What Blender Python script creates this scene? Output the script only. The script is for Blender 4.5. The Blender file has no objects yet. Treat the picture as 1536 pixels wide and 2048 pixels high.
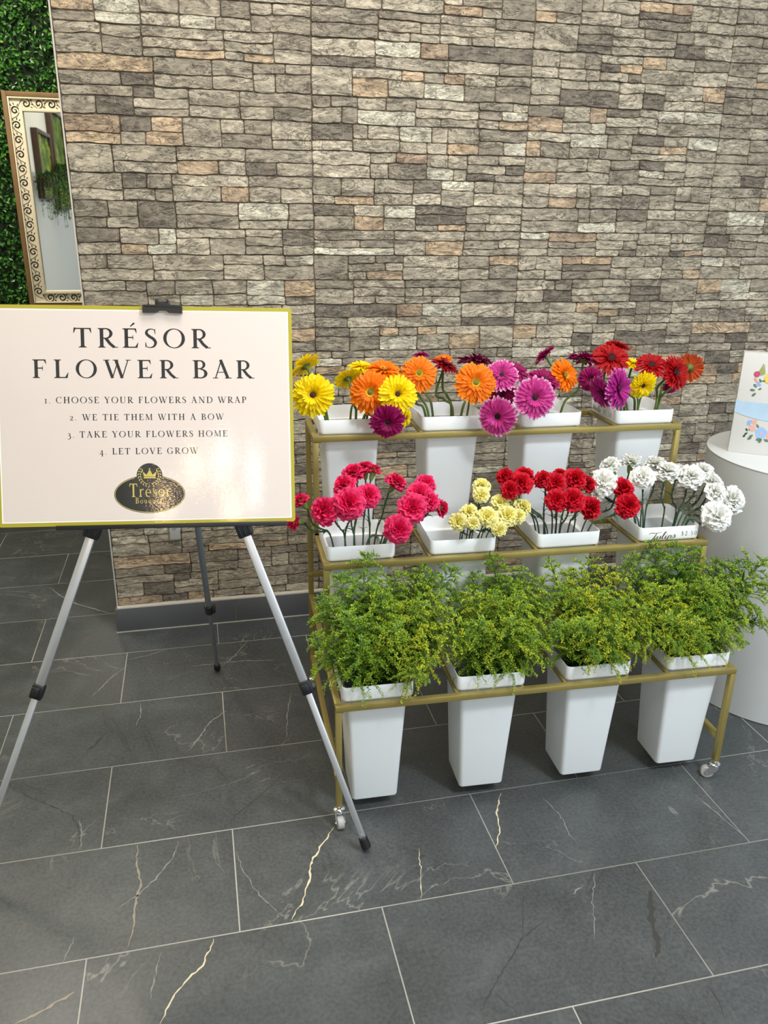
import bpy, bmesh, math, random
from mathutils import Vector, Matrix, noise

# ---------------------------------------------------------------- camera
scene = bpy.context.scene
col = scene.collection
cam_data = bpy.data.cameras.new('camera')
cam_data.sensor_fit = 'VERTICAL'
cam_data.sensor_height = 24.0
cam_data.lens = 1603.99 / 2048.0 * 24.0
cam_data.clip_start = 0.02
cam = bpy.data.objects.new('camera', cam_data)
col.objects.link(cam)
R_ = Vector((0.9744126, -0.2242709, 0.0149233))
U_ = Vector((0.0651367, 0.3453039, 0.9362278))
F_ = Vector((0.2151217, 0.9113001, -0.3510767))
M_ = Matrix.Identity(4)
for i in range(3):
    M_[i][0] = R_[i]; M_[i][1] = U_[i]; M_[i][2] = -F_[i]
M_[2][3] = 1.41778
cam.matrix_world = M_
scene.camera = cam

# ---------------------------------------------------------------- world, lights, exposure
world = bpy.data.worlds.new('world'); scene.world = world; world.use_nodes = True
bg = world.node_tree.nodes['Background']
bg.inputs[0].default_value = (0.80, 0.91, 1.0, 1); bg.inputs[1].default_value = 0.62
scene.view_settings.view_transform = 'Standard'
scene.view_settings.look = 'None'
scene.view_settings.gamma = 1.0
scene.view_settings.use_curve_mapping = False
scene.view_settings.exposure = 0.08

def area(name, loc, target, sx, sy, power, color):
    l = bpy.data.lights.new(name, 'AREA'); l.shape = 'RECTANGLE'; l.size = sx; l.size_y = sy
    l.energy = power; l.color = color
    o = bpy.data.objects.new(name, l); col.objects.link(o); o.location = loc
    o.rotation_euler = (Vector(target) - Vector(loc)).to_track_quat('-Z', 'Y').to_euler()
    return o
WARM = (1.0, 0.90, 0.76); NEUT = (1.0, 0.95, 0.88); COOL = (0.86, 0.94, 1.0)
area('ceiling_panel', (0.55, 1.45, 2.97), (0.75, 1.75, 0), 1.4, 0.6, 44, NEUT)
area('ceiling_panel', (2.3, -0.3, 2.97), (2.3, -0.3, 0), 1.2, 0.6, 34, COOL)
area('ceiling_panel', (0.6, -1.8, 2.97), (0.9, -1.8, 0), 1.2, 0.6, 20, COOL)
area('ceiling_panel', (-0.80, 3.2, 2.97), (-0.80, 3.6, 0), 0.4, 0.6, 46, WARM)
area('shop_window', (3.3, -3.4, 1.6), (0.9, 2.2, 0.6), 2.6, 2.2, 44, COOL)
area('ceiling_panel', (1.45, -0.05, 2.97), (1.45, -0.05, 0), 0.35, 0.35, 54, COOL)
area('ceiling_panel', (-0.85, -0.2, 2.97), (-0.95, -0.3, 0), 0.4, 0.8, 9, WARM)  # unseen warm fill, added to brighten the side wall in the mirror
for p, e in (((-1.12, -3.86, 2.9), 4), ((-0.90, -3.96, 2.9), 2.5), ((-1.62, -4.85, 2.9), 6), ((-0.98, -5.26, 2.9), 5)):
    area('ceiling_spot', p, (p[0] * 0.3, 1.0, 1.0), 0.12, 0.12, e, (1.0, 0.66, 0.36))
area('ceiling_strip', (-0.60, -4.24, 2.9), (0, 1.5, 1), 0.06, 0.55, 3.5, (0.95, 0.98, 1.0))
area('ceiling_strip', (-0.78, -3.55, 2.9), (0, 1.5, 1), 0.16, 0.20, 1.8, (0.95, 0.98, 1.0))

# ---------------------------------------------------------------- helpers
rnd = random.Random(11)

class MB:
    """collects faces of one mesh object"""
    def __init__(s):
        s.v = []; s.f = []; s.m = []; s.att = {}
    def add(s, verts, faces, mi=0):
        b = len(s.v); s.v += [tuple(p) for p in verts]
        s.f += [tuple(b + i for i in f) for f in faces]; s.m += [mi] * len(faces)
        return b
    def box(s, c, size, bev=0.0, M=None, mi=0, seg=2):
        bm = bmesh.new(); bmesh.ops.create_cube(bm, size=1.0)
        bmesh.ops.scale(bm, vec=size, verts=bm.verts)
        if bev > 0:
            bmesh.ops.bevel(bm, geom=list(bm.edges), offset=bev, segments=seg, affect='EDGES', profile=0.5)
        bmesh.ops.translate(bm, vec=c, verts=bm.verts)
        if M is not None: bmesh.ops.transform(bm, matrix=M, verts=bm.verts)
        bm.verts.index_update()
        s.add([v.co[:] for v in bm.verts], [[v.index for v in f.verts] for f in bm.faces], mi)
        bm.free()
    def bar(s, a, b, w, h, bev=0.001, up=(0, 0, 1), mi=0):
        a = Vector(a); b = Vector(b); d = (b - a); L = d.length; z = d.normalized()
        upv = Vector(up)
        x = upv.cross(z)
        if x.length < 1e-4: x = Vector((1, 0, 0)).cross(z)
        x.normalize(); y = z.cross(x)
        M = Matrix((( x[0], y[0], z[0], (a[0]+b[0])/2), (x[1], y[1], z[1], (a[1]+b[1])/2), (x[2], y[2], z[2], (a[2]+b[2])/2), (0, 0, 0, 1)))
        s.box((0, 0, 0), (w, h, L), bev, M, mi)
    def tube(s, pts, radii, n=8, cap=True, mi=0, flat=1.0):
        pts = [Vector(p) for p in pts]
        if not hasattr(radii, '__len__'): radii = [radii] * len(pts)
        rings = []; ref = None
        for i, p in enumerate(pts):
            t = (pts[min(i + 1, len(pts) - 1)] - pts[max(i - 1, 0)]).normalized()
            if ref is None:
                ref = t.orthogonal().normalized()
            ref = (ref - t * ref.dot(t)).normalized(); b = t.cross(ref)
            rings.append([p + (ref * math.cos(2 * math.pi * k / n) * radii[i] + b * math.sin(2 * math.pi * k / n) * radii[i] * flat) for k in range(n)])
        vs = [q for r in rings for q in r]; fs = []
        for i in range(len(pts) - 1):
            for k in range(n):
                fs.append((i*n+k, i*n+(k+1) % n, (i+1)*n+(k+1) % n, (i+1)*n+k))
        if cap:
            fs.append(tuple(range(n))[::-1]); fs.append(tuple((len(pts)-1)*n+k for k in range(n)))
        s.add(vs, fs, mi)
    def lathe(s, prof, n=24, M=None, mi=0, cap=True):
        vs = []; fs = []
        for r, z in prof:
            for k in range(n):
                a = 2 * math.pi * k / n; vs.append(Vector((r * math.cos(a), r * math.sin(a), z)))
        for i in range(len(prof) - 1):
            for k in range(n):
                fs.append((i*n+k, i*n+(k+1) % n, (i+1)*n+(k+1) % n, (i+1)*n+k))
        if cap:
            fs.append(tuple(range(n))[::-1]); fs.append(tuple((len(prof)-1)*n+k for k in range(n)))
        if M is not None: vs = [M @ v for v in vs]
        s.add(vs, fs, mi)
    def grid(s, rows, mi=0, closed=False):
        nr = len(rows); nc = len(rows[0]); vs = [p for r in rows for p in r]; fs = []
        for i in range(nr - 1):
            for j in range(nc - 1 + (1 if closed else 0)):
                fs.append((i*nc+j, i*nc+(j+1) % nc, (i+1)*nc+(j+1) % nc, (i+1)*nc+j))
        return s.add(vs, fs, mi)
    def mesh(s, name, mats, smooth=True, angle=None):
        me = bpy.data.meshes.new(name); me.from_pydata(s.v, [], s.f)
        mats = mats if isinstance(mats, (list, tuple)) else [mats]
        for m in mats: me.materials.append(m)
        if len(mats) > 1: me.polygons.foreach_set('material_index', s.m)
        me.polygons.foreach_set('use_smooth', [smooth] * len(s.f))
        for k, vals in s.att.items():
            if isinstance(vals[0], (float, int)):
                a = me.attributes.new(k, 'FLOAT', 'POINT'); a.data.foreach_set('value', vals)
            else:
                a = me.attributes.new(k, 'FLOAT_COLOR', 'POINT')
                a.data.foreach_set('color', [c for q in vals for c in (q[0], q[1], q[2], 1.0)])
        me.update()
        if angle is not None: me.set_sharp_from_angle(angle=math.radians(angle))
        return me
    def build(s, name, mats, parent=None, smooth=True, angle=35):
        return link(name, s.mesh(name, mats, smooth, angle if smooth else None), parent)

def link(name, me, parent=None, loc=None, M=None):
    o = bpy.data.objects.new(name, me); col.objects.link(o)
    if parent is not None: o.parent = parent
    if M is not None: o.matrix_local = M
    elif loc is not None: o.location = loc
    return o
def tag(o, label=None, cat=None, group=None, kind=None):
    if label: o['label'] = label
    if cat: o['category'] = cat
    if group: o['group'] = group
    if kind: o['kind'] = kind
    return o
def thing(name, label, cat, loc=(0, 0, 0), rz=0.0, group=None):
    o = bpy.data.objects.new(name, None); o.empty_display_size = 0.05; col.objects.link(o)
    o.location = loc; o.rotation_euler = (0, 0, rz)
    return tag(o, label, cat, group)

# ---------------------------------------------------------------- materials
def srgb(r, g, b):
    f = lambda c: ((c / 255 + 0.055) / 1.055) ** 2.4 if c > 10 else c / 255 / 12.92
    return (f(r), f(g), f(b), 1)
class NT:
    def __init__(s, name):
        s.m = bpy.data.materials.new(name); s.m.use_nodes = True; s.t = s.m.node_tree
        s.b = s.t.nodes['Principled BSDF']
    def n(s, typ, **kw):
        nd = s.t.nodes.new(typ)
        for k, v in kw.items():
            if k in nd.inputs: 
                nd.inputs[k].default_value = v
            else: setattr(nd, k, v)
        return nd
    def l(s, a, b): s.t.links.new(a, b)
    def math(s, op, a, b=None, c=None):
        nd = s.t.nodes.new('ShaderNodeMath'); nd.operation = op
        for i, x in enumerate((a, b, c)):
            if x is None: continue
            if isinstance(x, (int, float)): nd.inputs[i].default_value = x
            else: s.l(x, nd.inputs[i])
        return nd.outputs[0]
    def mix(s, fac, a, b, mode='MIX'):
        nd = s.t.nodes.new('ShaderNodeMix'); nd.data_type = 'RGBA'; nd.blend_type = mode
        for sock, x in ((nd.inputs[0], fac), (nd.inputs[6], a), (nd.inputs[7], b)):
            if isinstance(x, (int, float)): sock.default_value = x
            elif isinstance(x, tuple): sock.default_value = x
            else: s.l(x, sock)
        return nd.outputs[2]
    def ramp(s, fac, stops):
        nd = s.t.nodes.new('ShaderNodeValToRGB'); e = nd.color_ramp.elements
        while len(e) < len(stops): e.new(0.5)
        for i, (p, c) in enumerate(stops): e[i].position = p; e[i].color = c
        s.l(fac, nd.inputs[0]); return nd.outputs[0]
    def noise(s, scale, detail=4, rough=0.55, vec=None, sc=None, dist=0.0, coord='Object'):
        tc = s.n('ShaderNodeTexCoord'); v = vec or tc.outputs[coord]
        if sc:
            mp = s.n('ShaderNodeMapping'); mp.inputs['Scale'].default_value = sc; s.l(v, mp.inputs[0]); v = mp.outputs[0]
        nd = s.n('ShaderNodeTexNoise'); nd.inputs['Scale'].default_value = scale; nd.inputs['Detail'].default_value = detail
        nd.inputs['Roughness'].default_value = rough; nd.inputs['Distortion'].default_value = dist
        s.l(v, nd.inputs['Vector']); return nd.outputs['Fac']
    def bump(s, h, strength=0.3, dist=0.002, prev=None):
        nd = s.n('ShaderNodeBump'); nd.inputs['Strength'].default_value = strength; nd.inputs['Distance'].default_value = dist
        s.l(h, nd.inputs['Height'])
        if prev is not None: s.l(prev, nd.inputs['Normal'])
        s.l(nd.outputs[0], s.b.inputs['Normal']); return nd.outputs[0]
    def set(s, **kw):
        for k, v in kw.items(): s.b.inputs[k.replace('_', ' ')].default_value = v
        return s
def plain(name, c, rough=0.5, metal=0.0, var=0.06, nscale=30, bump=0.0, bscale=200, sheen=0, **kw):
    t = NT(name); f = t.noise(nscale, 3)
    lo = tuple(x * (1 - var) for x in c[:3]) + (1,); hi = tuple(min(1, x * (1 + var)) for x in c[:3]) + (1,)
    t.l(t.mix(f, lo, hi), t.b.inputs['Base Color'])
    t.set(Roughness=rough, Metallic=metal, **kw)
    if bump: t.bump(t.noise(bscale, 3), bump, 0.001)
    return t.m

def stone_mat():
    t = NT('stacked_stone')
    a = t.n('ShaderNodeAttribute', attribute_name='tone')
    g1 = t.noise(26, 8, 0.62, sc=(0.55, 1, 1.5), dist=1.1)
    g2 = t.noise(95, 6, 0.6, sc=(0.6, 1, 1.4))
    m1 = t.n('ShaderNodeMapRange'); m1.inputs[1].default_value = 0.3; m1.inputs[2].default_value = 0.7; m1.inputs[3].default_value = 0.66; m1.inputs[4].default_value = 1.28
    t.l(g1, m1.inputs[0])
    c = t.mix(1.0, a.outputs['Color'], m1.outputs[0], 'MULTIPLY')
    c = t.mix(1.0, c, t.ramp(t.noise(13, 5, 0.6, sc=(0.7, 1, 1.5), dist=0.8), [(0.34, (0.60, 0.575, 0.55, 1)), (0.50, (1.02, 1.02, 1.0, 1)), (0.70, (1.16, 1.15, 1.12, 1))]), 'MULTIPLY')
    # thin pale chisel streaks and dark cracks
    r = t.math('ABSOLUTE', t.math('SUBTRACT', t.noise(30, 5, 0.6, sc=(0.6, 1, 1.3), dist=1.6), 0.5))
    st = t.ramp(r, [(0.0, (1, 1, 1, 1)), (0.022, (0, 0, 0, 1))])
    c = t.mix(t.math('MULTIPLY', st, 0.55), c, (0.60, 0.55, 0.46, 1))
    r2 = t.math('ABSOLUTE', t.math('SUBTRACT', t.noise(17, 6, 0.65, sc=(0.5, 1, 1.6), dist=1.3), 0.47))
    cr = t.ramp(r2, [(0.0, (1, 1, 1, 1)), (0.018, (0, 0, 0, 1))])
    c = t.mix(t.math('MULTIPLY', cr, 0.65), c, (0.10, 0.085, 0.07, 1))
    sp = t.ramp(g2, [(0.30, (0.62, 0.62, 0.62, 1)), (0.52, (1, 1, 1, 1)), (0.72, (1.22, 1.2, 1.15, 1))])
    c = t.mix(1.0, c, sp, 'MULTIPLY')
    tc = t.n('ShaderNodeTexCoord'); sx = t.n('ShaderNodeSeparateXYZ'); t.l(tc.outputs['Object'], sx.inputs[0])
    # pressed lines of the panel, a little off the printed stones
    def line(coord, period, off, half):
        v = t.math('ABSOLUTE', t.math('SUBTRACT', t.math('FRACT', t.math('ADD', t.math('DIVIDE', coord, period), off)), 0.5))
        return t.math('LESS_THAN', v, half / period)
    row = t.math('FLOOR', t.math('DIVIDE', sx.outputs['Z'], 0.0385))
    shift = t.math('FRACT', t.math('MULTIPLY', row, 0.377))
    vl = line(t.math('ADD', sx.outputs['X'], t.math('MULTIPLY', shift, 0.14)), 0.14, 0.2, 0.0008)
    hl = line(sx.outputs['Z'], 0.077, 0.851, 0.0011)
    c = t.mix(t.math('MULTIPLY', vl, 0.35), c, (0.62, 0.56, 0.45, 1))
    c = t.mix(t.math('MULTIPLY', hl, 0.80), c, (0.085, 0.07, 0.055, 1))
    t.l(c, t.b.inputs['Base Color']); t.set(Roughness=0.5)
    h = t.math('ADD', t.math('MULTIPLY', g1, 1.0), t.math('MULTIPLY', g2, 0.35))
    h = t.math('ADD', h, t.math('MULTIPLY', st, 0.12)); h = t.math('SUBTRACT', h, t.math('MULTIPLY', cr, 0.25))
    h = t.math('SUBTRACT', h, t.math('MULTIPLY', t.math('ADD', vl, hl), 0.10)); t.bump(h, 0.80, 0.011)
    return t.m

def floor_mat():
    t = NT('slate_tile')
    tc = t.n('ShaderNodeTexCoord')
    mp = t.n('ShaderNodeMapping'); mp.inputs['Location'].default_value = (-0.010 + 0.6096 * 20.5, -1.5998 - 0.3048 + 0.3048 * 40, 0)
    t.l(tc.outputs['Object'], mp.inputs[0])
    br = t.n('ShaderNodeTexBrick'); br.offset = 0.5; br.offset_frequency = 2; br.squash = 1.0
    for k, v in dict(Scale=1.0).items(): br.inputs[k].default_value = v
    br.inputs['Mortar Size'].default_value = 0.0016; br.inputs['Mortar Smooth'].default_value = 0.15; br.inputs['Bias'].default_value = 0.0
    br.inputs['Brick Width'].default_value = 0.6096; br.inputs['Row Height'].default_value = 0.3048
    br.inputs['Color1'].default_value = (0, 0, 0, 1); br.inputs['Color2'].default_value = (1, 1, 1, 1); br.inputs['Mortar'].default_value = (0.5, 0.5, 0.5, 1)
    t.l(mp.outputs[0], br.inputs['Vector'])
    # per-tile shift of the stone pattern
    sep = t.n('ShaderNodeVectorMath', operation='MULTIPLY_ADD'); t.l(br.outputs['Color'], sep.inputs[0])
    sep.inputs[1].default_value = (3.7, 5.1, 0); t.l(tc.outputs['Object'], sep.inputs[2])
    v = sep.outputs[0]
    n1 = t.noise(1.7, 5, 0.6, vec=v, dist=0.8); n2 = t.noise(9, 7, 0.62, vec=v, dist=0.5); n3 = t.noise(120, 3, 0.6, vec=v)
    c = t.ramp(n1, [(0.28, srgb(58, 61, 62)), (0.5, srgb(66, 70, 71)), (0.72, srgb(79, 83, 83))])
    c = t.mix(0.5, c, t.ramp(n2, [(0.3, srgb(55, 58, 59)), (0.55, srgb(68, 72, 73)), (0.78, srgb(92, 96, 96))]))
    c = t.mix(0.10, c, t.ramp(n3, [(0.35, (0.03, 0.03, 0.03, 1)), (0.65, (0.30, 0.30, 0.29, 1))]))
    # faint own veins of each tile
    r = t.math('ABSOLUTE', t.math('SUBTRACT', t.noise(1.9, 5, 0.6, vec=v, dist=1.4), 0.5))
    ve = t.ramp(r, [(0.0, (1, 1, 1, 1)), (0.006, (0, 0, 0, 1))])
    gate = t.ramp(t.noise(3.1, 2, 0.5, vec=v), [(0.5, (0, 0, 0, 1)), (0.64, (1, 1, 1, 1))])
    c = t.mix(t.math('MULTIPLY', t.math('MULTIPLY', ve, gate), 0.45), c, srgb(160, 157, 146))
    r2 = t.math('ABSOLUTE', t.math('SUBTRACT', t.noise(1.5, 6, 0.65, vec=v, dist=1.0), 0.43))
    vd = t.ramp(r2, [(0.0, (1, 1, 1, 1)), (0.005, (0, 0, 0, 1))])
    c = t.mix(t.math('MULTIPLY', vd, 0.45), c, srgb(50, 50, 48))
    g = t.noise(1.1, 2)
    grout = t.ramp(g, [(0.35, srgb(112, 110, 104)), (0.65, srgb(186, 183, 174))])
    c = t.mix(br.outputs['Fac'], c, grout)
    t.l(c, t.b.inputs['Base Color'])
    t.l(t.ramp(n2, [(0.3, (0.30, 0.30, 0.30, 1)), (0.7, (0.42, 0.42, 0.42, 1))]), t.b.inputs['Roughness'])
    b = t.bump(t.math('MULTIPLY', br.outputs['Fac'], -1.0), 0.6, 0.0012)
    t.bump(n2, 0.10, 0.004, b)
    return t.m

def petal_mat(name, base, tip, rough=0.55, inner=None):
    t = NT(name); a = t.n('ShaderNodeAttribute', attribute_name='along'); f = a.outputs['Fac']
    g = t.noise(260, 2, sc=(1, 1, 1))
    c = t.ramp(f, [(0.0, inner or base), (0.35, base), (0.80, base), (1.0, tip)])
    c = t.mix(1.0, c, t.ramp(g, [(0.3, (0.80, 0.80, 0.80, 1)), (0.7, (1.08, 1.08, 1.08, 1))]), 'MULTIPLY')
    t.l(c, t.b.inputs['Base Color'])
    t.set(Roughness=rough, Specular_IOR_Level=0.22)
    tr = t.n('ShaderNodeBsdfTranslucent'); t.l(c, tr.inputs[0])
    mx = t.n('ShaderNodeMixShader'); mx.inputs[0].default_value = 0.22
    t.l(t.b.outputs[0], mx.inputs[1]); t.l(tr.outputs[0], mx.inputs[2])
    t.l(mx.outputs[0], t.t.nodes['Material Output'].inputs[0])
    return t.m

def leaf_mat(name, stops, rough=0.5, trans=0.25, attr='hue'):
    t = NT(name); a = t.n('ShaderNodeAttribute', attribute_name=attr)
    c = t.ramp(a.outputs['Fac'], stops)
    t.l(c, t.b.inputs['Base Color']); t.set(Roughness=rough)
    tr = t.n('ShaderNodeBsdfTranslucent'); t.l(c, tr.inputs[0])
    mx = t.n('ShaderNodeMixShader'); mx.inputs[0].default_value = trans
    t.l(t.b.outputs[0], mx.inputs[1]); t.l(tr.outputs[0], mx.inputs[2])
    t.l(mx.outputs[0], t.t.nodes['Material Output'].inputs[0])
    return t.m

MAT = dict(
    stone=stone_mat(), floor=floor_mat(),
    joint=plain('stone_joint', srgb(96, 84, 70), 0.9),
    plaster=plain('cream_plaster', srgb(226, 220, 200), 0.8, bump=0.1),
    greywall=plain('grey_paint', srgb(186, 184, 172), 0.7, bump=0.1),
    ceiling=plain('ceiling_paint', srgb(214, 212, 206), 0.9),
    bead=plain('white_bead', srgb(205, 200, 186), 0.6),
    skirt=plain('skirting_slate', srgb(84, 85, 88), 0.42, var=0.15, nscale=7, bump=0.05, bscale=60),
    skirtjoint=plain('skirting_joint', srgb(176, 172, 160), 0.8),
    gold=plain('brushed_gold_paint', srgb(164, 147, 84), 0.40, metal=0.5, var=0.10, nscale=40, bump=0.05, bscale=500),
    chrome=plain('chrome', (0.75, 0.76, 0.78, 1), 0.12, metal=1.0),
    castgrey=plain('caster_grey', srgb(176, 172, 168), 0.5),
    white=plain('white_plastic', srgb(233, 236, 237), 0.38, var=0.015, nscale=8),
    pedestal=plain('white_laminate', srgb(203, 205, 204), 0.5, var=0.02, nscale=6),
    paper=plain('white_card', srgb(210, 209, 205), 0.45, var=0.02),
    band=plain('pale_blue_band', srgb(178, 202, 222), 0.25, var=0.10, nscale=24),
    alu=plain('brushed_aluminium', (0.72, 0.72, 0.73, 1), 0.36, metal=0.85, var=0.05, nscale=90),
    darkalu=plain('dark_grey_tube', srgb(112, 117, 121), 0.4, metal=0.15),
    black=plain('black_plastic', srgb(22, 23, 25), 0.35),
    rubber=plain('black_rubber', srgb(20, 20, 21), 0.6),
    plate=plain('light_grey_plate', srgb(186, 187, 184), 0.4),
    wood=plain('brown_wood', srgb(122, 94, 58), 0.6, var=0.3, nscale=14),
    darkwood=plain('dark_wood', srgb(74, 50, 34), 0.6, var=0.2, nscale=14),
    cream=plain('antique_cream', srgb(222, 214, 188), 0.55, var=0.10, nscale=60),
    recess=plain('dark_antique_recess', srgb(34, 28, 20), 0.8),
    silver=plain('silver_case', srgb(150, 154, 156), 0.35, metal=0.5),
    ink=plain('black_ink', srgb(20, 20, 22), 0.35),
    goldink=plain('gold_ink', srgb(190, 172, 84), 0.35),
    greyink=plain('grey_ink', srgb(98, 88, 70), 0.5),
    stemgreen=plain('flower_stem_green', srgb(82, 108, 40), 0.5, var=0.25, nscale=50),
    carnstem=plain('carnation_stem_green', srgb(58, 82, 56), 0.55, var=0.25, nscale=60),
    calyx=plain('calyx_green', srgb(112, 140, 62), 0.5, var=0.2, nscale=80),
    sepal=plain('sepal_green', srgb(92, 112, 44), 0.55, var=0.25, nscale=120),
)
m = NT('mirror_glass'); m.set(Metallic=1.0, Roughness=0.015); m.b.inputs['Base Color'].default_value = (0.90, 0.91, 0.90, 1)
MAT['mirror'] = m.m
def glossy_print(name, c, var=0.01):
    t = NT(name); f = t.noise(20, 2)
    t.l(t.mix(f, tuple(x * (1 - var) for x in c[:3]) + (1,), c), t.b.inputs['Base Color'])
    t.set(Roughness=0.5, Coat_Weight=0.6, Coat_Roughness=0.045)
    b = t.n('ShaderNodeBump'); b.inputs['Strength'].default_value = 0.20; b.inputs['Distance'].default_value = 0.0004
    t.l(t.noise(420, 2, 0.5, sc=(0.4, 1, 1)), b.inputs['Height']); t.l(b.outputs[0], t.b.inputs['Coat Normal'])
    return t.m
MAT['sheet'] = glossy_print('pale_pink_print', srgb(222, 208, 199))
MAT['keyline'] = glossy_print('white_keyline_print', srgb(250, 248, 236))
MAT['olive'] = glossy_print('olive_gold_border', srgb(172, 160, 34))
MAT['emblem'] = glossy_print('black_emblem_print', srgb(24, 26, 24))

# ---------------------------------------------------------------- floor
VEINS = [
('cream',[[0.253,1.554],[0.21,1.496],[0.182,1.451],[0.171,1.4],[0.148,1.346],[0.119,1.302]],0.006),
('cream',[[-0.043,1.289],[-0.068,1.231],[-0.102,1.199],[-0.125,1.171],[-0.147,1.121]],0.005),
('beige',[[-0.212,1.594],[-0.212,1.53],[-0.197,1.474],[-0.206,1.426],[-0.207,1.359],[-0.216,1.305]],0.006),
('pale',[[-0.116,1.59],[-0.131,1.536],[-0.168,1.476],[-0.209,1.434],[-0.249,1.408]],0.004),
('cream',[[0.701,1.589],[0.667,1.529],[0.65,1.461],[0.619,1.405]],0.005),
('cream',[[0.439,1.442],[0.425,1.371],[0.404,1.298]],0.003),
('pale',[[0.8,1.548],[0.817,1.479],[0.812,1.409],[0.821,1.373]],0.003),
('dark',[[0.649,1.188],[0.584,1.154],[0.508,1.083],[0.439,1.012]],0.004),
('dark',[[0.633,1.274],[0.587,1.156]],0.002),
('dark',[[0.914,1.214],[0.873,1.139],[0.861,1.103],[0.856,1.079],[0.834,1.053]],0.02),
('pale',[[0.013,1.53],[0.031,1.448],[0.059,1.383],[0.087,1.336],[0.111,1.31]],0.003),
('dark',[[0.151,1.771],[0.079,1.701],[0.019,1.645],[-0.007,1.606]],0.003),
('beige',[[-0.308,1.222],[-0.342,1.208],[-0.375,1.189],[-0.408,1.178]],0.008),
('pale',[[-0.149,1.278],[-0.163,1.207],[-0.167,1.175]],0.004),
('dark',[[-0.546,1.872],[-0.489,1.821],[-0.421,1.769],[-0.375,1.728],[-0.353,1.674],[-0.344,1.614]],0.005),
('pale',[[-0.355,1.71],[-0.345,1.656],[-0.343,1.606]],0.004),
('pale',[[-0.289,2.427],[-0.333,2.371],[-0.366,2.301],[-0.388,2.255]],0.006),
('pale',[[-0.236,2.201],[-0.232,2.132],[-0.241,2.08]],0.004),
('dark',[[-0.333,2.051],[-0.349,2.01],[-0.371,1.987]],0.012),
('pale',[[-0.629,3.1],[-0.585,3.023],[-0.511,2.93],[-0.369,2.815]],0.008),
('pale',[[0.224,2.179],[0.195,2.043],[0.179,1.929]],0.004),
('pale',[[0.113,2.52],[0.059,2.42],[0.014,2.365]],0.006),
('pale',[[0.018,2.106],[-0.036,2.05],[-0.067,1.981],[-0.096,1.927]],0.006),
('pale',[[-0.324,1.359],[-0.332,1.324],[-0.339,1.296]],0.003),
('pale',[[0.737,1.238],[0.772,1.259]],0.004),
('pale',[[1.196,1.474],[1.217,1.376],[1.229,1.317]],0.004),
('dark',[[0.48,1.05],[0.496,1.025],[0.514,0.995]],0.002),
('pale',[[0.816,1.287],[0.774,1.215],[0.731,1.118]],0.003),
('dark',[[0.9,0.975],[0.899,0.932],[0.891,0.903]],0.004),
('pale',[[-0.088,2.382],[0.01,2.382],[0.075,2.384],[0.207,2.364]],0.006),
('pale',[[-0.291,2.466],[-0.219,2.484],[-0.146,2.52]],0.004)]

def build_floor():
    mb = MB()
    mb.add([(-3.2, -3.0, 0), (4.2, -3.0, 0), (4.2, 4.6, 0), (-3.2, 4.6, 0)], [(0, 1, 2, 3)], 0)
    names = {'cream': 1, 'beige': 2, 'pale': 3, 'dark': 4}
    rr = random.Random(5)
    for kind, pts, w in VEINS:
        # subdivide and jitter so that the crack wanders, width varies along it
        P = []
        for i in range(len(pts) - 1):
            a = Vector((*pts[i], 0)); b = Vector((*pts[i + 1], 0)); n = max(2, int((b - a).length / 0.008))
            for k in range(n):
                p = a.lerp(b, k / n); P.append(p + Vector((rr.uniform(-1, 1), rr.uniform(-1, 1), 0)) * 0.0022)
        P.append(Vector((*pts[-1], 0)))
        L = []; Rr = []
        for i, p in enumerate(P):
            t = (P[min(i + 1, len(P) - 1)] - P[max(i - 1, 0)]).normalized(); nrm = Vector((-t.y, t.x, 0))
            ww = w * 0.5 * (0.25 + 0.75 * rr.random()) * min(1, 0.2 + 4 * min(i, len(P) - 1 - i) / len(P))
            L.append(p + nrm * ww + Vector((0, 0, 0.0003))); Rr.append(p - nrm * ww + Vector((0, 0, 0.0003)))
        mb.grid([Rr, L], names[kind])
    vm = [plain('cream_vein', srgb(212, 198, 164), 0.45), plain('beige_vein', srgb(140, 132, 116), 0.45),
          plain('pale_vein', srgb(128, 128, 123), 0.45), plain('dark_vein', srgb(54, 53, 50), 0.5)]
    o = mb.build('floor', [MAT['floor']] + vm, smooth=False); tag(o, kind='structure'); return o
build_floor()

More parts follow.
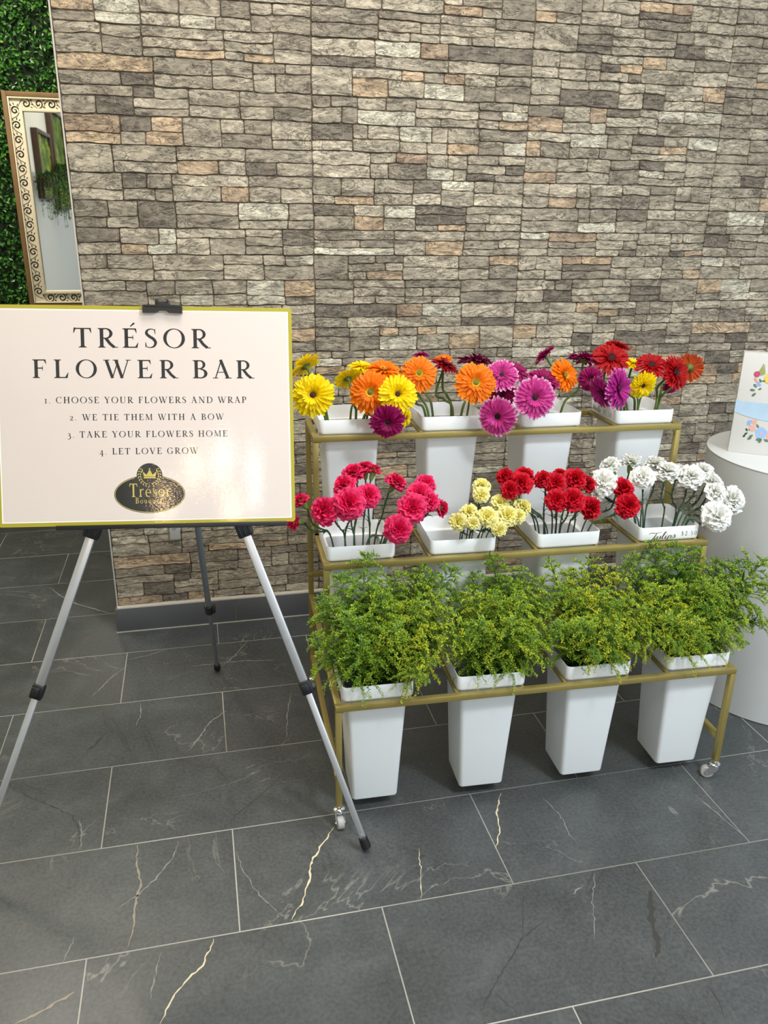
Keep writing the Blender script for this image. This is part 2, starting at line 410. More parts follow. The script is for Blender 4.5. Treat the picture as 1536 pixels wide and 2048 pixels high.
# ---------------------------------------------------------------- stacked-stone wall
WY = 2.685
def stone_layout(seed):
    rr = random.Random(seed); st = []
    nb = 10; bh = 0.077
    def tone():
        k = rr.random()
        if k < 0.06: t = (0.74, 0.69, 0.55)
        elif k < 0.14: t = (0.60, 0.44, 0.285)
        elif k < 0.18: t = (0.50, 0.36, 0.24)
        elif k < 0.27: t = (0.225, 0.188, 0.145)
        elif k < 0.42: t = (0.345, 0.295, 0.225)
        elif k < 0.74: t = (0.545, 0.475, 0.365)
        else: t = (0.455, 0.393, 0.30)
        kk = rr.uniform(0.88, 1.12); return tuple(q * kk for q in t)
    def put(x0, x1, a, c): st.append((x0, x1, a, c, tone(), rr.uniform(0.003, 0.0065), rr.random() * 100))
    for b in range(nb):
        z0 = b * bh; x = 0.0
        while x < 0.70 - 1e-6:
            w = rr.uniform(0.09, 0.24)
            if 0.70 - (x + w) < 0.08: w = 0.70 - x
            k = rr.random()
            if k < 0.12 and w < 0.17: cuts = [0, 1]
            elif k < 0.24: cuts = [0, rr.uniform(.26, .36), rr.uniform(.60, .70), 1]
            else: cuts = [0, rr.choice((rr.uniform(.34, .46), rr.uniform(.46, .54), rr.uniform(.54, .66))), 1]
            for a, c in zip(cuts[:-1], cuts[1:]):
                if w > 0.13 and rr.random() < 0.62:
                    m_ = x + w * rr.uniform(.3, .7); put(x, m_, z0 + bh * a, z0 + bh * c); put(m_, x + w, z0 + bh * a, z0 + bh * c)
                else: put(x, x + w, z0 + bh * a, z0 + bh * c)
            x += w
    return st
def warp(i, n, L):
    # grid lines crowd to the rim so that the stone keeps a crisp edge
    e = 0.0016 / L
    if i == 0: return 0.0
    if i == n - 1: return 1.0
    return e + (1 - 2 * e) * (i - 1) / (n - 3)
def build_stone_wall():
    mb = MB(); tone = []
    lays = [stone_layout(3), stone_layout(8), stone_layout(21)]
    X0, X1, Z0, Z1 = -0.327, 2.9, 0.097, 2.99
    g = 0.0062
    c0 = -1
    for ci in range(c0, 5):
        px = 0.389 + 0.70 * (ci)
        if px > X1: continue
        for zi in range(-1, 4):
            lay = lays[(ci * 2 + zi * 3) % 3]; pz = 0.05 + 0.77 * zi
            flip = (ci + zi) % 2
            for (xa, xb, za, zb, tn, hgt, sd) in lay:
                if flip: xa, xb = 0.70 - xb, 0.70 - xa
                x0, x1, z0, z1 = px + xa, px + xb, pz + za, pz + zb
                if x1 <= X0 or x0 >= X1 or z1 <= Z0 or z0 >= Z1: continue
                if ci == -1 and abs(x0 - px) < 1e-6: x0 = X0
                x0 = max(x0, X0); x1 = min(x1, X1); z0 = max(z0, Z0); z1 = min(z1, Z1)
                if x1 - x0 < 0.006 or z1 - z0 < 0.006: continue
                sd2 = sd + ci * 13.7 + zi * 5.3
                gap = 0.0006
                nx = max(4, int((x1 - x0) / g)) + 3; nz = max(3, int((z1 - z0) / g)) + 3
                kk = 1 + 0.12 * noise.noise(Vector((sd2 * 3, 1, 2)))
                rows = []
                for j in range(nz):
                    row = []
                    fz = warp(j, nz, z1 - z0)
                    for i in range(nx):
                        fx = warp(i, nx, x1 - x0)
                        wob = 0.0024
                        x = x0 + gap + (x1 - x0 - 2 * gap) * fx; z = z0 + gap + (z1 - z0 - 2 * gap) * fz
                        z += 0.0048 * noise.noise(Vector((x * 11, 5, z * 14))) * min(1, (z1 - z0) / .02)
                        x += 0.0030 * noise.noise(Vector((x * 12, 9, z * 16)))
                        ex = min(fx, 1 - fx) * (x1 - x0); ez = min(fz, 1 - fz) * (z1 - z0)
                        # rounded irregular outline
                        nzv = noise.noise(Vector((x * 38, sd2, z * 22))); nxv = noise.noise(Vector((x * 22, sd2 + 7, z * 38)))
                        z += wob * nzv * (1 if fz not in (0, 1) else .9) * min(1, (z1 - z0) / .02)
                        x += wob * nxv * .6
                        cr = 0.007
                        if ex < cr and ez < cr:
                            d = (cr - ex) * (cr - ez) / cr / cr
                            x += (0.0018 if fx < .5 else -0.0018) * d; z += (0.0018 if fz < .5 else -0.0018) * d
                        e = min(1.0, min(ex, ez) / 0.0016) if 0 < fx < 1 and 0 < fz < 1 else 0
                        relief = noise.noise(Vector((x * 26, sd2, z * 48))) * 0.0026 + abs(noise.noise(Vector((x * 60, sd2 + 3, z * 95)))) * 0.0026
                        y = WY + 0.0015 - (hgt + relief) * (0.15 + 0.85 * e) * (1 if e > 0 else 0.0) if e > 0 else WY + 0.002
                        row.append((x, y, z)); tone.append(tuple(q * kk for q in tn))
                    rows.append(row)
                mb.grid(rows)
    mb.att['tone'] = tone
    # backing partition, with the same open left edge
    nb = len(mb.v)
    mb.box(((X0 + X1) / 2 - 0.003, WY + 0.090, Z1 / 2), (X1 - X0 - 0.006, 0.176, Z1), 0, mi=1)
    mb.att['tone'] += [(0.1, 0.09, 0.08)] * (len(mb.v) - nb)
    o = mb.build('wall_back', [MAT['stone'], MAT['joint']], smooth=True, angle=50); tag(o, kind='structure')
build_stone_wall()
mb = MB(); mb.box((-0.3295, 2.770, 1.54), (0.004, 0.19, 2.90), 0.0008); mb.box((1.28, 2.676, 0.0935), (3.22, 0.020, 0.007), 0.001)
tag(mb.build('trim_1', MAT['bead']), kind='structure')
mb = MB()
x = -0.339
for w in (0.42, 0.60, 0.60, 0.60, 0.60, 0.42):
    mb.box((x + w / 2, 2.764, 0.046), (w - 0.002, 0.198, 0.088), 0.0008); x += w
mb.box((1.28, 2.765, 0.044), (3.23, 0.19, 0.082), 0, mi=1)
mb.box((1.28, 2.6645, 0.0012), (3.24, 0.006, 0.0024), 0, mi=1)
tag(mb.build('baseboard_back', [MAT['skirt'], MAT['skirtjoint']]), kind='structure')

# far wall, side wall, ceiling
mb = MB(); mb.box((0.85, 4.48, 1.5), (4.4, 0.1, 3.0)); tag(mb.build('wall_far', MAT['plaster']), kind='structure')
mb = MB(); mb.box((-1.36, 0.95, 2.35), (0.1, 6.9, 1.30)); mb.box((-1.36, 0.95, 0.85), (0.1, 6.9, 1.70), mi=1)
tag(mb.build('wall_left', [MAT['plaster'], MAT['greywall']]), kind='structure')
mb = MB(); mb.box((1.0, 0.5, 3.05), (6.2, 8.2, 0.1)); tag(mb.build('ceiling', MAT['ceiling']), kind='structure')

# ---------------------------------------------------------------- boxwood wall panel
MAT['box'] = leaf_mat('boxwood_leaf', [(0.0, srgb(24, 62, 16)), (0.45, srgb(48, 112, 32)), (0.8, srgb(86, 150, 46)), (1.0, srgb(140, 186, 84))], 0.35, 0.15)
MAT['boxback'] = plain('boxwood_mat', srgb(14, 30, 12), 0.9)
def build_boxwood():
    rr = random.Random(2); mb = MB(); hue = []
    mb.box((-0.62, 4.385, 1.45), (1.34, 0.03, 2.86), mi=1); hue += [0.0] * len(mb.v)
    V = []; Fc = []; base = len(mb.v)
    for k in range(30000):
        z = rr.uniform(0.45, 2.86) if rr.random() > .1 else rr.uniform(0.03, 0.45)
        x = rr.uniform(-1.28, 0.04)
        # clumps: sprigs stand out of the mat
        cl = noise.noise(Vector((x * 17, 3, z * 17)))
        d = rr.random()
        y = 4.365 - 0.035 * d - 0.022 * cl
        L = rr.uniform(0.014, 0.025); W = L * rr.uniform(.45, .65)
        t = Vector((rr.gauss(0, 1), -0.55 * rr.random() - .1, rr.gauss(0.15, 1))).normalized()
        n = Vector((rr.gauss(0, .5), -1, rr.gauss(.35, .5))); b = t.cross(n).normalized(); n = b.cross(t)
        p = Vector((x, y, z))
        i = base + len(V)
        V += [p, p + t * L * .5 + b * W * .5 + n * .002, p + t * L, p + t * L * .5 - b * W * .5 + n * .002]
        Fc += [(i, i + 1, i + 2), (i, i + 2, i + 3)]
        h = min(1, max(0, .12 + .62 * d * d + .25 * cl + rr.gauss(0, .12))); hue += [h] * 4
    mb.v += [tuple(v) for v in V]; mb.f += Fc; mb.m += [0] * len(Fc); mb.att['hue'] = hue
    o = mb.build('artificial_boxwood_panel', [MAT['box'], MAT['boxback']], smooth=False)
    tag(o, 'green artificial boxwood foliage panel behind the ornate mirror', 'hedge wall', kind='stuff')
build_boxwood()

# ---------------------------------------------------------------- ornate mirror on the boxwood panel
def spiral(c, r0, turns, a0, sgn, n=26, r1=0.12):
    return [(c[0] + r0 * (1 - (1 - r1) * i / n) * math.cos(a0 + sgn * 2 * math.pi * turns * i / n), c[1] + r0 * (1 - (1 - r1) * i / n) * math.sin(a0 + sgn * 2 * math.pi * turns * i / n)) for i in range(n + 1)]
def build_mirror():
    x0, x1, z0, z1 = -0.768, -0.20, 0.955, 1.893
    y = 4.285
    t = thing('ornate_mirror', 'tall mirror in a carved cream scrollwork frame edged with brown wood', 'mirror', ((x0 + x1) / 2, y, z0))
    ox, oz = (x0 + x1) / 2, z0
    def ringframe(mb, a, b, w, ya, yb, mi=0, bev=0.002):
        # four mitred-looking bars; a=(x0,z0) b=(x1,z1) outer, w width, y from ya to yb
        X0, Z0 = a; X1, Z1 = b
        for (p, q, r, s) in ((X0, X0 + w, Z0, Z1), (X1 - w, X1, Z0, Z1), (X0 + w, X1 - w, Z0, Z0 + w), (X0 + w, X1 - w, Z1 - w, Z1)):
            mb.box(((p + q) / 2 - ox, (ya + yb) / 2 - y, (r + s) / 2 - oz), (q - p, abs(yb - ya), s - r), bev, mi=mi)
    mb = MB(); ringframe(mb, (x0, z0), (x1, z1), 0.020, y + 0.012, y - 0.030); mb.build('wood_border', MAT['wood'], t)
    mb = MB(); ringframe(mb, (x0 + 0.020, z0 + 0.020), (x1 - 0.020, z1 - 0.020), 0.058, y + 0.010, y - 0.022)
    ringframe(mb, (x0 + 0.020, z0 + 0.020), (x1 - 0.020, z1 - 0.020), 0.0035, y, y - 0.0245, 1, 0)
    cf = mb.build('carved_frame', [MAT['cream'], MAT['recess']], t)
    mb = MB(); ringframe(mb, (x0 + 0.022, z0 + 0.022), (x1 - 0.022, z1 - 0.022), 0.007, y, y - 0.034)
    ringframe(mb, (x0 + 0.066, z0 + 0.066), (x1 - 0.066, z1 - 0.066), 0.014, y, y - 0.034)
    mb.build('inner_bead', MAT['cream'], t)
    # carved scrolls: repeated dark-cut curls with cream ridges, along the four sides
    ridge = MB(); cut = MB()
    def motif(o, u, flip):
        # o = centre (x, z); u = unit direction along the side; one C-scroll with a tail and leaves
        v = (-u[1] * flip, u[0] * flip)
        def P(l, yy):
            return [(o[0] + a * u[0] + b * v[0] - ox, yy - y, o[1] + a * u[1] + b * v[1] - oz) for a, b in l]
        sp = [(-.034, .016), (-.029, .004), (-.020, -.010)] + spiral((0.0, 0.0), 0.0195, 1.55, 3.75, 1, 34, .10)
        n = len(sp)
        cut.tube(P(sp, y - 0.0226), [.0006 + .0025 * math.sin(math.pi * min(1, (i + 2) / n * .95)) for i in range(n)], 6)
        ridge.tube(P([(a * .90 + .0004, b * .90 - .0012) for a, b in sp[3:]], y - 0.0218), [.0026 * (1 - .5 * i / n) for i in range(n - 3)], 6)
        for a, b, ang, L in ((-.014, .019, 2.6, .012), (-.004, .0205, 1.9, .009), (.018, .012, .6, .013), (.021, .002, .1, .012), (.017, -.011, -.6, .012), (.006, .006, .9, .007), (-.004, -.006, 3.9, .006), (.0245, .016, .9, .008)):
            l = [(a + L * k * math.cos(ang) - .25 * L * k * k * math.sin(ang), b + L * k * math.sin(ang) + .25 * L * k * k * math.cos(ang)) for k in (0, .25, .5, .75, 1)]
            cut.tube(P(l, y - 0.0225), [.0005, .0020, .0024, .0016, .0004], 5)
    cx = x0 + 0.047; cz0 = z0 + 0.047; cz1 = z1 - 0.047; cxr = x1 - 0.047
    n = 14
    for k in range(n):
        z = cz0 + 0.030 + (cz1 - cz0 - 0.06) * k / (n - 1)
        motif((cx, z), (0, 1), 1 if k % 2 else -1); motif((cxr, z), (0, 1), -1 if k % 2 else 1)
    for k in range(8):
        x = cx + 0.050 + (cxr - cx - 0.100) * k / 7
        motif((x, cz1), (1, 0), 1 if k % 2 else -1); motif((x, cz0), (1, 0), -1 if k % 2 else 1)
    ridge.build('scroll_relief', MAT['cream'], cf)
    cut.build('scroll_recess', MAT['recess'], cf)
    mb = MB(); mb.box(((x0 + x1) / 2 - ox, -0.012, (z0 + z1) / 2 - oz), (x1 - x0 - 0.15, 0.006, z1 - z0 - 0.15)); mb.build('glass', MAT['mirror'], t)
build_mirror()

# things on the side wall that the mirror shows
MAT['moss'] = leaf_mat('moss', [(0.0, srgb(48, 66, 14)), (0.5, srgb(96, 118, 26)), (1.0, srgb(150, 160, 44))], 0.8, 0.05)
MAT['fern'] = leaf_mat('fern_leaf', [(0.0, srgb(18, 46, 18)), (0.6, srgb(52, 96, 40)), (1.0, srgb(98, 134, 66))], 0.5, 0.2)
def moss_panel(y0, y1, z0, z1, label):
    t = thing('moss_panel', label, 'wall decor', (-1.31, (y0 + y1) / 2, z0), 0, 'framed moss panels on the side wall')
    w = y1 - y0; h = z1 - z0; f = 0.035
    mb = MB()
    for (a, b, c, d) in ((-w / 2, -w / 2 + f, 0, h), (w / 2 - f, w / 2, 0, h), (-w / 2 + f, w / 2 - f, 0, f), (-w / 2 + f, w / 2 - f, h - f, h)):
        mb.box((0.03, (a + b) / 2, (c + d) / 2), (0.055, b - a, d - c), 0.003)
    mb.build('frame', MAT['darkwood'], t)
    rr = random.Random(int(z0 * 100)); rows = []; hue = []
    n = 40; k = 34
    for i in range(n):
        r = []
        for j in range(k):
            yy = -w / 2 + f * .8 + (w - 1.6 * f) * j / (k - 1); zz = f * .8 + (h - 1.6 * f) * i / (n - 1)
            b = noise.noise(Vector((yy * 9, zz * 9, z0))) + .5 * noise.noise(Vector((yy * 30, zz * 30, z0)))
            r.append((0.030 + 0.016 * b, yy, zz)); hue.append(min(1, max(0, .5 + .6 * b + rr.gauss(0, .1))))
        rows.append(r)
    mb = MB(); mb.grid(rows); mb.att['hue'] = hue; mb.build('moss', MAT['moss'], t)
moss_panel(-0.62, 0.17, 1.48, 2.07, 'brown framed green moss panel with plants, nearer one seen in the mirror')
moss_panel(-1.75, -0.80, 1.38, 2.34, 'taller brown framed moss panel partly behind the silver box, in the mirror')
mb = MB(); mb.box((0.06, 0, 0.31), (0.11, 0.5, 0.62), 0.012, seg=3)
for k in range(5): mb.box((0.116, 0, 0.08 + 0.03 * k), (0.004, 0.42, 0.012), 0.001)
o = mb.build('wall_unit', MAT['silver']); o.location = (-1.245, -2.0, 1.66)
tag(o, 'slim silver wall box beside the moss panels, seen in the mirror', 'wall unit')
def hanging_plant(y, z, n, drop, label, seed):
    rr = random.Random(seed)
    t = thing('hanging_plant', label, 'plant', (-1.19, y, z), 0, 'trailing plants on the side wall')
    mb = MB(); mb.lathe([(0.035, -0.05), (0.055, 0.02), (0.058, 0.03), (0.050, 0.03), (0.045, 0.01)], 16); mb.bar((-0.118, 0, 0.0), (-0.03, 0, 0.0), 0.02, 0.012); mb.build('wall_pot', MAT['darkwood'], t)
    st = MB(); V = []; Fc = []; hue = []
    for k in range(n):
        a = rr.uniform(0, 2 * math.pi); out = rr.uniform(.04, .16); d = drop * rr.uniform(.25, 1) if rr.random() < .6 else rr.uniform(-.14, .1)
        pts = []
        for i in range(9):
            u = i / 8; r = out * math.sin(min(1, u * 1.6) * math.pi / 2)
            x = max(-0.09, r * math.cos(a)); pts.append(Vector((x, r * math.sin(a) * 1.2, 0.02 + .06 * math.sin(math.pi * min(1, u * 1.5)) - d * u * u)))
        st.tube(pts, 0.0018, 4, False)
        for i in range(36):
            u = rr.random() * 7.99; p = pts[int(u)].lerp(pts[int(u) + 1], u - int(u))
            L = rr.uniform(.012, .026); tt = Vector((rr.gauss(0, 1), rr.gauss(0, 1), rr.gauss(-.2, 1))).normalized(); b = tt.orthogonal().normalized()
            i0 = len(V); V += [p, p + tt * L * .5 + b * L * .28, p + tt * L, p + tt * L * .5 - b * L * .28]; Fc.append((i0, i0 + 1, i0 + 2, i0 + 3)); hue += [rr.random()] * 4
    st.build('vine', MAT['stemgreen'], t)
    mb = MB(); mb.add(V, Fc); mb.att['hue'] = hue; mb.build('leaves', MAT['fern'], t, smooth=False)
hanging_plant(-0.68, 1.72, 90, 0.55, 'bushy fern trailing between the two moss panels, seen in the mirror', 4)
hanging_plant(0.30, 1.62, 36, 0.35, 'dark trailing plant at the near end of the moss panel, in the mirror', 6)

# small plate on the stone wall
mb = MB(); mb.box((0, 0, 0), (0.036, 0.008, 0.105), 0.002); mb.box((0, -0.005, 0.005), (0.012, 0.006, 0.03), 0.001)
o = mb.build('wall_plate', MAT['plate']); o.location = (-0.113, WY - 0.012, 0.391)
tag(o, 'light grey wall plate on the stone wall, mostly hidden behind the sign', 'wall plate')

# ---------------------------------------------------------------- pedestal and printed box
t = thing('pedestal', 'large white cylindrical pedestal carrying the floral printed box', 'pedestal', (1.7684, 1.9381, 0))
R0 = 0.301
mb = MB(); mb.lathe([(R0 - .004, 0.0), (R0, 0.003), (R0, 0.7605)], 96); mb.build('drum', MAT['pedestal'], t)
mb = MB(); mb.lathe([(R0, 0.7605), (R0 + .0012, 0.7612), (R0 + .0012, 0.7630), (R0 - .002, 0.7643), (0.001, 0.7643)], 96); mb.build('top_disc', MAT['pedestal'], t)

bx = Vector((0.8192319, -0.5734623, 0)); bn = Vector((-0.5734623, -0.8192319, 0))
BW, BH, BD = 0.215, 0.291, 0.055
t = thing('printed_box', 'white card box printed with flowers and a pale blue band, on the pedestal', 'box', (1.52, 2.006, 0.7643))
t.rotation_euler = (0, 0, math.atan2(bx.y, bx.x))
# local: x along the front, -y towards the viewer
mb = MB(); mb.box((BW / 2, BD / 2, BH / 2), (BW, BD, BH), 0.0015); mb.build('carton', MAT['paper'], t)
rows = [[], []]
for i in range(31):
    u = i / 30; x = -0.0006 + (BW + .0012) * u
    top = 0.1565 - 0.012 * math.sin(math.pi * min(1, u * 1.1)) + .012 * max(0, u - .55)
    bot = 0.1220 - 0.020 * math.sin(math.pi * min(1, u * 1.0)) ** .8
    rows[0].append((x, -0.0010, bot)); rows[1].append((x, -0.0010, top))
mb = MB(); mb.grid(rows); mb.box((BW / 2, BD / 2, .1385), (BW + .0014, BD + .0008, .030), 0); mb.build('mid_band', MAT['band'], t)  # pale blue strip with curved edges across the carton's middle
def flat_flower(mb, cx, cz, r, n, mi, mic, yy=-0.0009, rot=0, wd=.5):
    for k in range(n):
        a = rot + 2 * math.pi * k / n; pts = []
        for j in range(10):
            b = 2 * math.pi * j / 10; l = r * (.52 + .48 * math.cos(b)); w = r * wd * math.sin(b)
            pts.append((cx + l * math.cos(a) - w * math.sin(a), yy - .00003 * k, cz + l * math.sin(a) + w * math.cos(a)))
        mb.add(pts, [tuple(range(10))], mi)
    mb.add([(cx + r * .22 * math.cos(2 * math.pi * j / 10), yy - .0005, cz + r * .22 * math.sin(2 * math.pi * j / 10)) for j in range(10)], [tuple(range(10))], mic)
def flat_leaf(mb, x, z, L, ang, w, mi, yy=-0.0007):
    pts = []
    for j in range(12):
        b = 2 * math.pi * j / 12; l = L * (.5 - .5 * math.cos(b)); ww = L * w * math.sin(b) * (1 - .3 * math.cos(b))
        pts.append((x + l * math.cos(ang) - ww * math.sin(ang), yy, z + l * math.sin(ang) + ww * math.cos(ang)))
    mb.add(pts, [tuple(range(12))], mi)
PR = [plain('print_rose', srgb(196, 74, 110), .5), plain('print_yellow', srgb(234, 200, 92), .5), plain('print_blue', srgb(150, 182, 226), .5), plain('print_green', srgb(92, 122, 96), .5),
      plain('print_light_green', srgb(164, 172, 96), .5), plain('print_peach', srgb(226, 170, 148), .5), plain('print_dark', srgb(60, 66, 60), .5)]
mb = MB()
flat_flower(mb, .0421, .2346, .0085, 7, 0, 0, wd=.6); flat_flower(mb, .0421, .2346, .0055, 5, 0, 5, -.0012, .4, .6)
flat_flower(mb, .078, .2250, .0155, 6, 1, 5, wd=.55); flat_flower(mb, .128, .232, .013, 6, 0, 1, wd=.5); flat_flower(mb, .160, .215, .010, 6, 2, 1)
for k in range(9):
    z = .232 + .0036 * k
    for s in (-1, 1): flat_leaf(mb, .0535 + .0003 * k, z, .0125 - .0011 * k, math.pi / 2 + s * .95, .14, 4)
flat_leaf(mb, .053, .229, .038, 1.52, .03, 4)
for x, z, L, a, mi in ((.047, .196, .013, 2.3, 3), (.045, .188, .014, 3.1, 3), (.048, .181, .014, 4.0, 3), (.052, .19, .010, .6, 3), (.05, .222, .012, -.9, 3), (.058, .216, .011, .1, 3)): flat_leaf(mb, x, z, L, a, .24, mi)
for x, z in ((.040, .221), (.044, .215), (.050, .210), (.047, .204), (.054, .205)): flat_flower(mb, x, z, .0042, 5, 5 if z > .21 else 2, 0)
mb.build('print', PR, t, smooth=False); mb = MB()
flat_flower(mb, .0806, .0662, .0165, 5, 2, 5, rot=.3, wd=.5); flat_flower(mb, .108, .060, .014, 5, 5, 1, rot=.3, wd=.5); flat_flower(mb, .055, .078, .009, 6, 5, 5, wd=.6); flat_flower(mb, .058, .097, .0065, 6, 5, 5, wd=.6)
for x, z in ((.041, .094), (.044, .098), (.047, .093), (.042, .088), (.046, .087), (.049, .098)): flat_flower(mb, x, z, .0032, 5, 2, 3)
for x, z, L, a, mi in ((.060, .058, .013, 3.9, 3), (.058, .05, .013, 3.7, 3), (.044, .067, .010, 2.2, 6), (.045, .063, .010, 3.8, 6), (.047, .070, .009, 1.2, 6), (.040, .058, .011, 4.2, 6), (.085, .048, .016, 3.4, 3), (.085, .048, .014, 4.2, 3), (.09, .048, .014, -.4, 3), (.064, .09, .012, -.9, 3), (.12, .045, .016, -.3, 3), (.135, .062, .014, .6, 3)): flat_leaf(mb, x, z, L, a, .26, mi)
mb.build('print', PR, t, smooth=False)

# ---------------------------------------------------------------- flower rack
X0, Y0, TH = 0.2602, 1.5586, -0.0365
RC, RS = math.cos(TH), math.sin(TH)
def G(u, v, z): return Vector((X0 + u * RC - v * RS, Y0 + u * RS + v * RC, z))
W_, T_ = 1.0303, 0.0150
TZ = (0.3415, 0.6101, 0.8758); TV = (0.0, 0.2065, 0.4124); DV = 0.6125
SLOT = ([.018, .298, .574, .848], [.010, .273, .556, .840], [.019, .292, .567, .842])
rack = thing('flower_rack', 'gold painted three-tier metal flower rack on small casters', 'rack', (X0, Y0, 0), TH)
def rbar(mb, a, b, w=T_, h=T_, up=(0, 0, 1)): mb.bar(a, b, w, h, 0.0012, up)
for k in range(3):
    z = TZ[k] - T_ / 2; v0 = TV[k]; v1 = TV[k] + 0.2065 if k < 2 else DV
    mb = MB()
    rbar(mb, (0, v0 + T_ / 2, z), (W_, v0 + T_ / 2, z))
    rbar(mb, (0, v1 - T_ / 2, z), (W_, v1 - T_ / 2, z))
    ve = DV
    for u in (T_ / 2, W_ - T_ / 2): rbar(mb, (u, v0 + T_, z), (u, ve - T_, z))
    for s in SLOT[k][1:]:
        rbar(mb, (s - 0.003, v0 + T_, z + .003), (s - 0.003, v1 - T_, z + .003), 0.008, 0.008)
    for s in SLOT[k]:
        rbar(mb, (min(s + 0.163, W_ - .012), v0 + T_, z + .003), (min(s + 0.163, W_ - .012), v1 - T_, z + .003), 0.008, 0.008)
    mb.build('tier_frame', MAT['gold'], rack)
for u in (T_ / 2, W_ - T_ / 2):
    mb = MB(); rbar(mb, (u, T_ / 2, 0.055), (u, T_ / 2, TZ[0] - T_ - .0012), up=(0, 1, 0)); mb.build('front_leg', MAT['gold'], rack)
    for k in (1, 2):
        mb = MB(); rbar(mb, (u, TV[k] + T_ / 2, TZ[k - 1] + .0004), (u, TV[k] + T_ / 2, TZ[k] - T_ - .0012), up=(0, 1, 0)); mb.build('upright', MAT['gold'], rack)
    mb = MB(); rbar(mb, (u, DV - T_ / 2, 0.055), (u, DV - T_ / 2, TZ[2] - T_), up=(0, 1, 0)); mb.build('rear_post', MAT['gold'], rack)
    mb = MB(); rbar(mb, (u, T_, 0.1265), (u, DV - T_, 0.1265)); mb.build('stretcher', MAT['gold'], rack)
mb = MB(); rbar(mb, (T_, DV - T_ / 2, 0.1265), (W_ - T_, DV - T_ / 2, 0.1265)); mb.build('stretcher', MAT['gold'], rack)
for u, s in ((0.0, 1), (W_, -1)):
    # slotted fixing plate with bolts on the rear posts
    mb = MB(); zb = 0.405
    mb.box((u + s * 0.026, DV - T_ - 0.0015, zb), (0.056, 0.0025, 0.016), 0.0008)
    for dx, r in ((0.0075, .0050), (0.040, .0040)):
        Mx = Matrix.Translation((u + s * dx, DV - T_ - 0.0026, zb)) @ Matrix.Rotation(math.pi / 2, 4, 'X')
        mb.lathe([(r, 0), (r * .95, .002), (r * .5, .0034), (.0005, .0036)], 12, Mx)
    mb.build('fixing_plate', MAT['gold'], rack)
    # rounded corner gusset under each front corner
    for k in range(3):
        mb = MB(); zc = TZ[k] - T_; uu = u + s * T_; r = .012
        pr = [(uu, zc), (uu + s * r, zc)] + [(uu + s * (r - r * math.sin(a)), zc - r + r * math.cos(a)) for a in [i * math.pi / 2 / 5 for i in range(1, 5)]] + [(uu, zc - r)]
        n = len(pr); vs = [(p, TV[k] + .003, q) for p, q in pr] + [(p, TV[k] + .012, q) for p, q in pr]
        mb.add(vs, [tuple(range(n)), tuple(range(n, 2 * n))[::-1]] + [(i, i + n, (i + 1) % n + n, (i + 1) % n) for i in range(n)])
        mb.build('corner_gusset', MAT['gold'], rack)
def caster(u, v, ang):
    c = bpy.data.objects.new('caster', None); col.objects.link(c); c.parent = rack; c.location = (u, v, 0); c.rotation_euler = (0, 0, ang)
    mb = MB(); mb.lathe([(0.0045, 0.058), (0.0045, 0.050), (0.010, 0.0495), (0.0145, 0.046), (0.0148, 0.043), (0.0120, 0.042), (0.0135, 0.0405), (0.0135, 0.038), (0.004, 0.037)], 24)
    mb.build('swivel_plate', MAT['chrome'], c)
    # fork cheeks: plates hanging from the plate to the axle, behind the pivot
    mb = MB()
    for s in (-1, 1):
        pts = [(-.010, .038), (.011, .038), (.0225, .0175), (.019, .0110), (.012, .0115), (-.006, .026)]
        n = len(pts); vs = [(s * .0096, p, q) for p, q in pts] + [(s * .0110, p, q) for p, q in pts]
        mb.add(vs, [tuple(range(n)), tuple(range(n, 2 * n))[::-1]] + [(i, i + n, (i + 1) % n + n, (i + 1) % n) for i in range(n)])
        Mx = Matrix.Translation((s * .0112, .0155, .0165)) @ Matrix.Rotation(s * math.pi / 2, 4, 'Y'); mb.lathe([(.0028, -.001), (.0024, .0012), (.0005, .0016)], 10, Mx)
    mb.build('fork', MAT['chrome'], c)
    mb = MB(); Mx = Matrix.Translation((0, .0155, .0165)) @ Matrix.Rotation(math.pi / 2, 4, 'Y')
    mb.lathe([(.006, -.0085), (.0145, -.0082), (.0165, -.0060), (.0165, .0060), (.0145, .0082), (.006, .0085)], 28, Mx); mb.build('wheel', MAT['castgrey'], c)
caster(T_ / 2, T_ / 2, math.radians(184)); caster(W_ - T_ / 2, T_ / 2, math.radians(62)); caster(T_ / 2, DV - T_ / 2, math.radians(10)); caster(W_ - T_ / 2, DV - T_ / 2, math.radians(-30))

# ---------------------------------------------------------------- buckets
def rsq(h, r, z, n=5):
    out = []
    for cx, cy, a0 in ((h - r, h - r, 0), (-h + r, h - r, 90), (-h + r, -h + r, 180), (h - r, -h + r, 270)):
        for i in range(n + 1):
            a = math.radians(a0 + 90 * i / n); out.append((cx + r * math.cos(a), cy + r * math.sin(a), z))
    return out
def ring_loft(mb, rings, cap0=False, cap1=False):
    b = mb.grid(rings, closed=True); n = len(rings[0])
    if cap0: mb.f.append(tuple(b + i for i in range(n))[::-1]); mb.m.append(0)
    if cap1: mb.f.append(tuple(b + (len(rings) - 1) * n + i for i in range(n))); mb.m.append(0)
mb = MB()
ring_loft(mb, [rsq(.054, .008, -.3095), rsq(.0575, .010, -.3085), rsq(.0582, .010, -.3050), rsq(.0652, .011, -.16), rsq(.0727, .012, -.018), rsq(.0735, .012, -.0005),
               rsq(.0700, .011, -.0005), rsq(.0630, .010, -.16), rsq(.0560, .009, -.300)], True, True)
BODY = mb.mesh('bucket_body', MAT['white'], True, 40)
mb = MB()
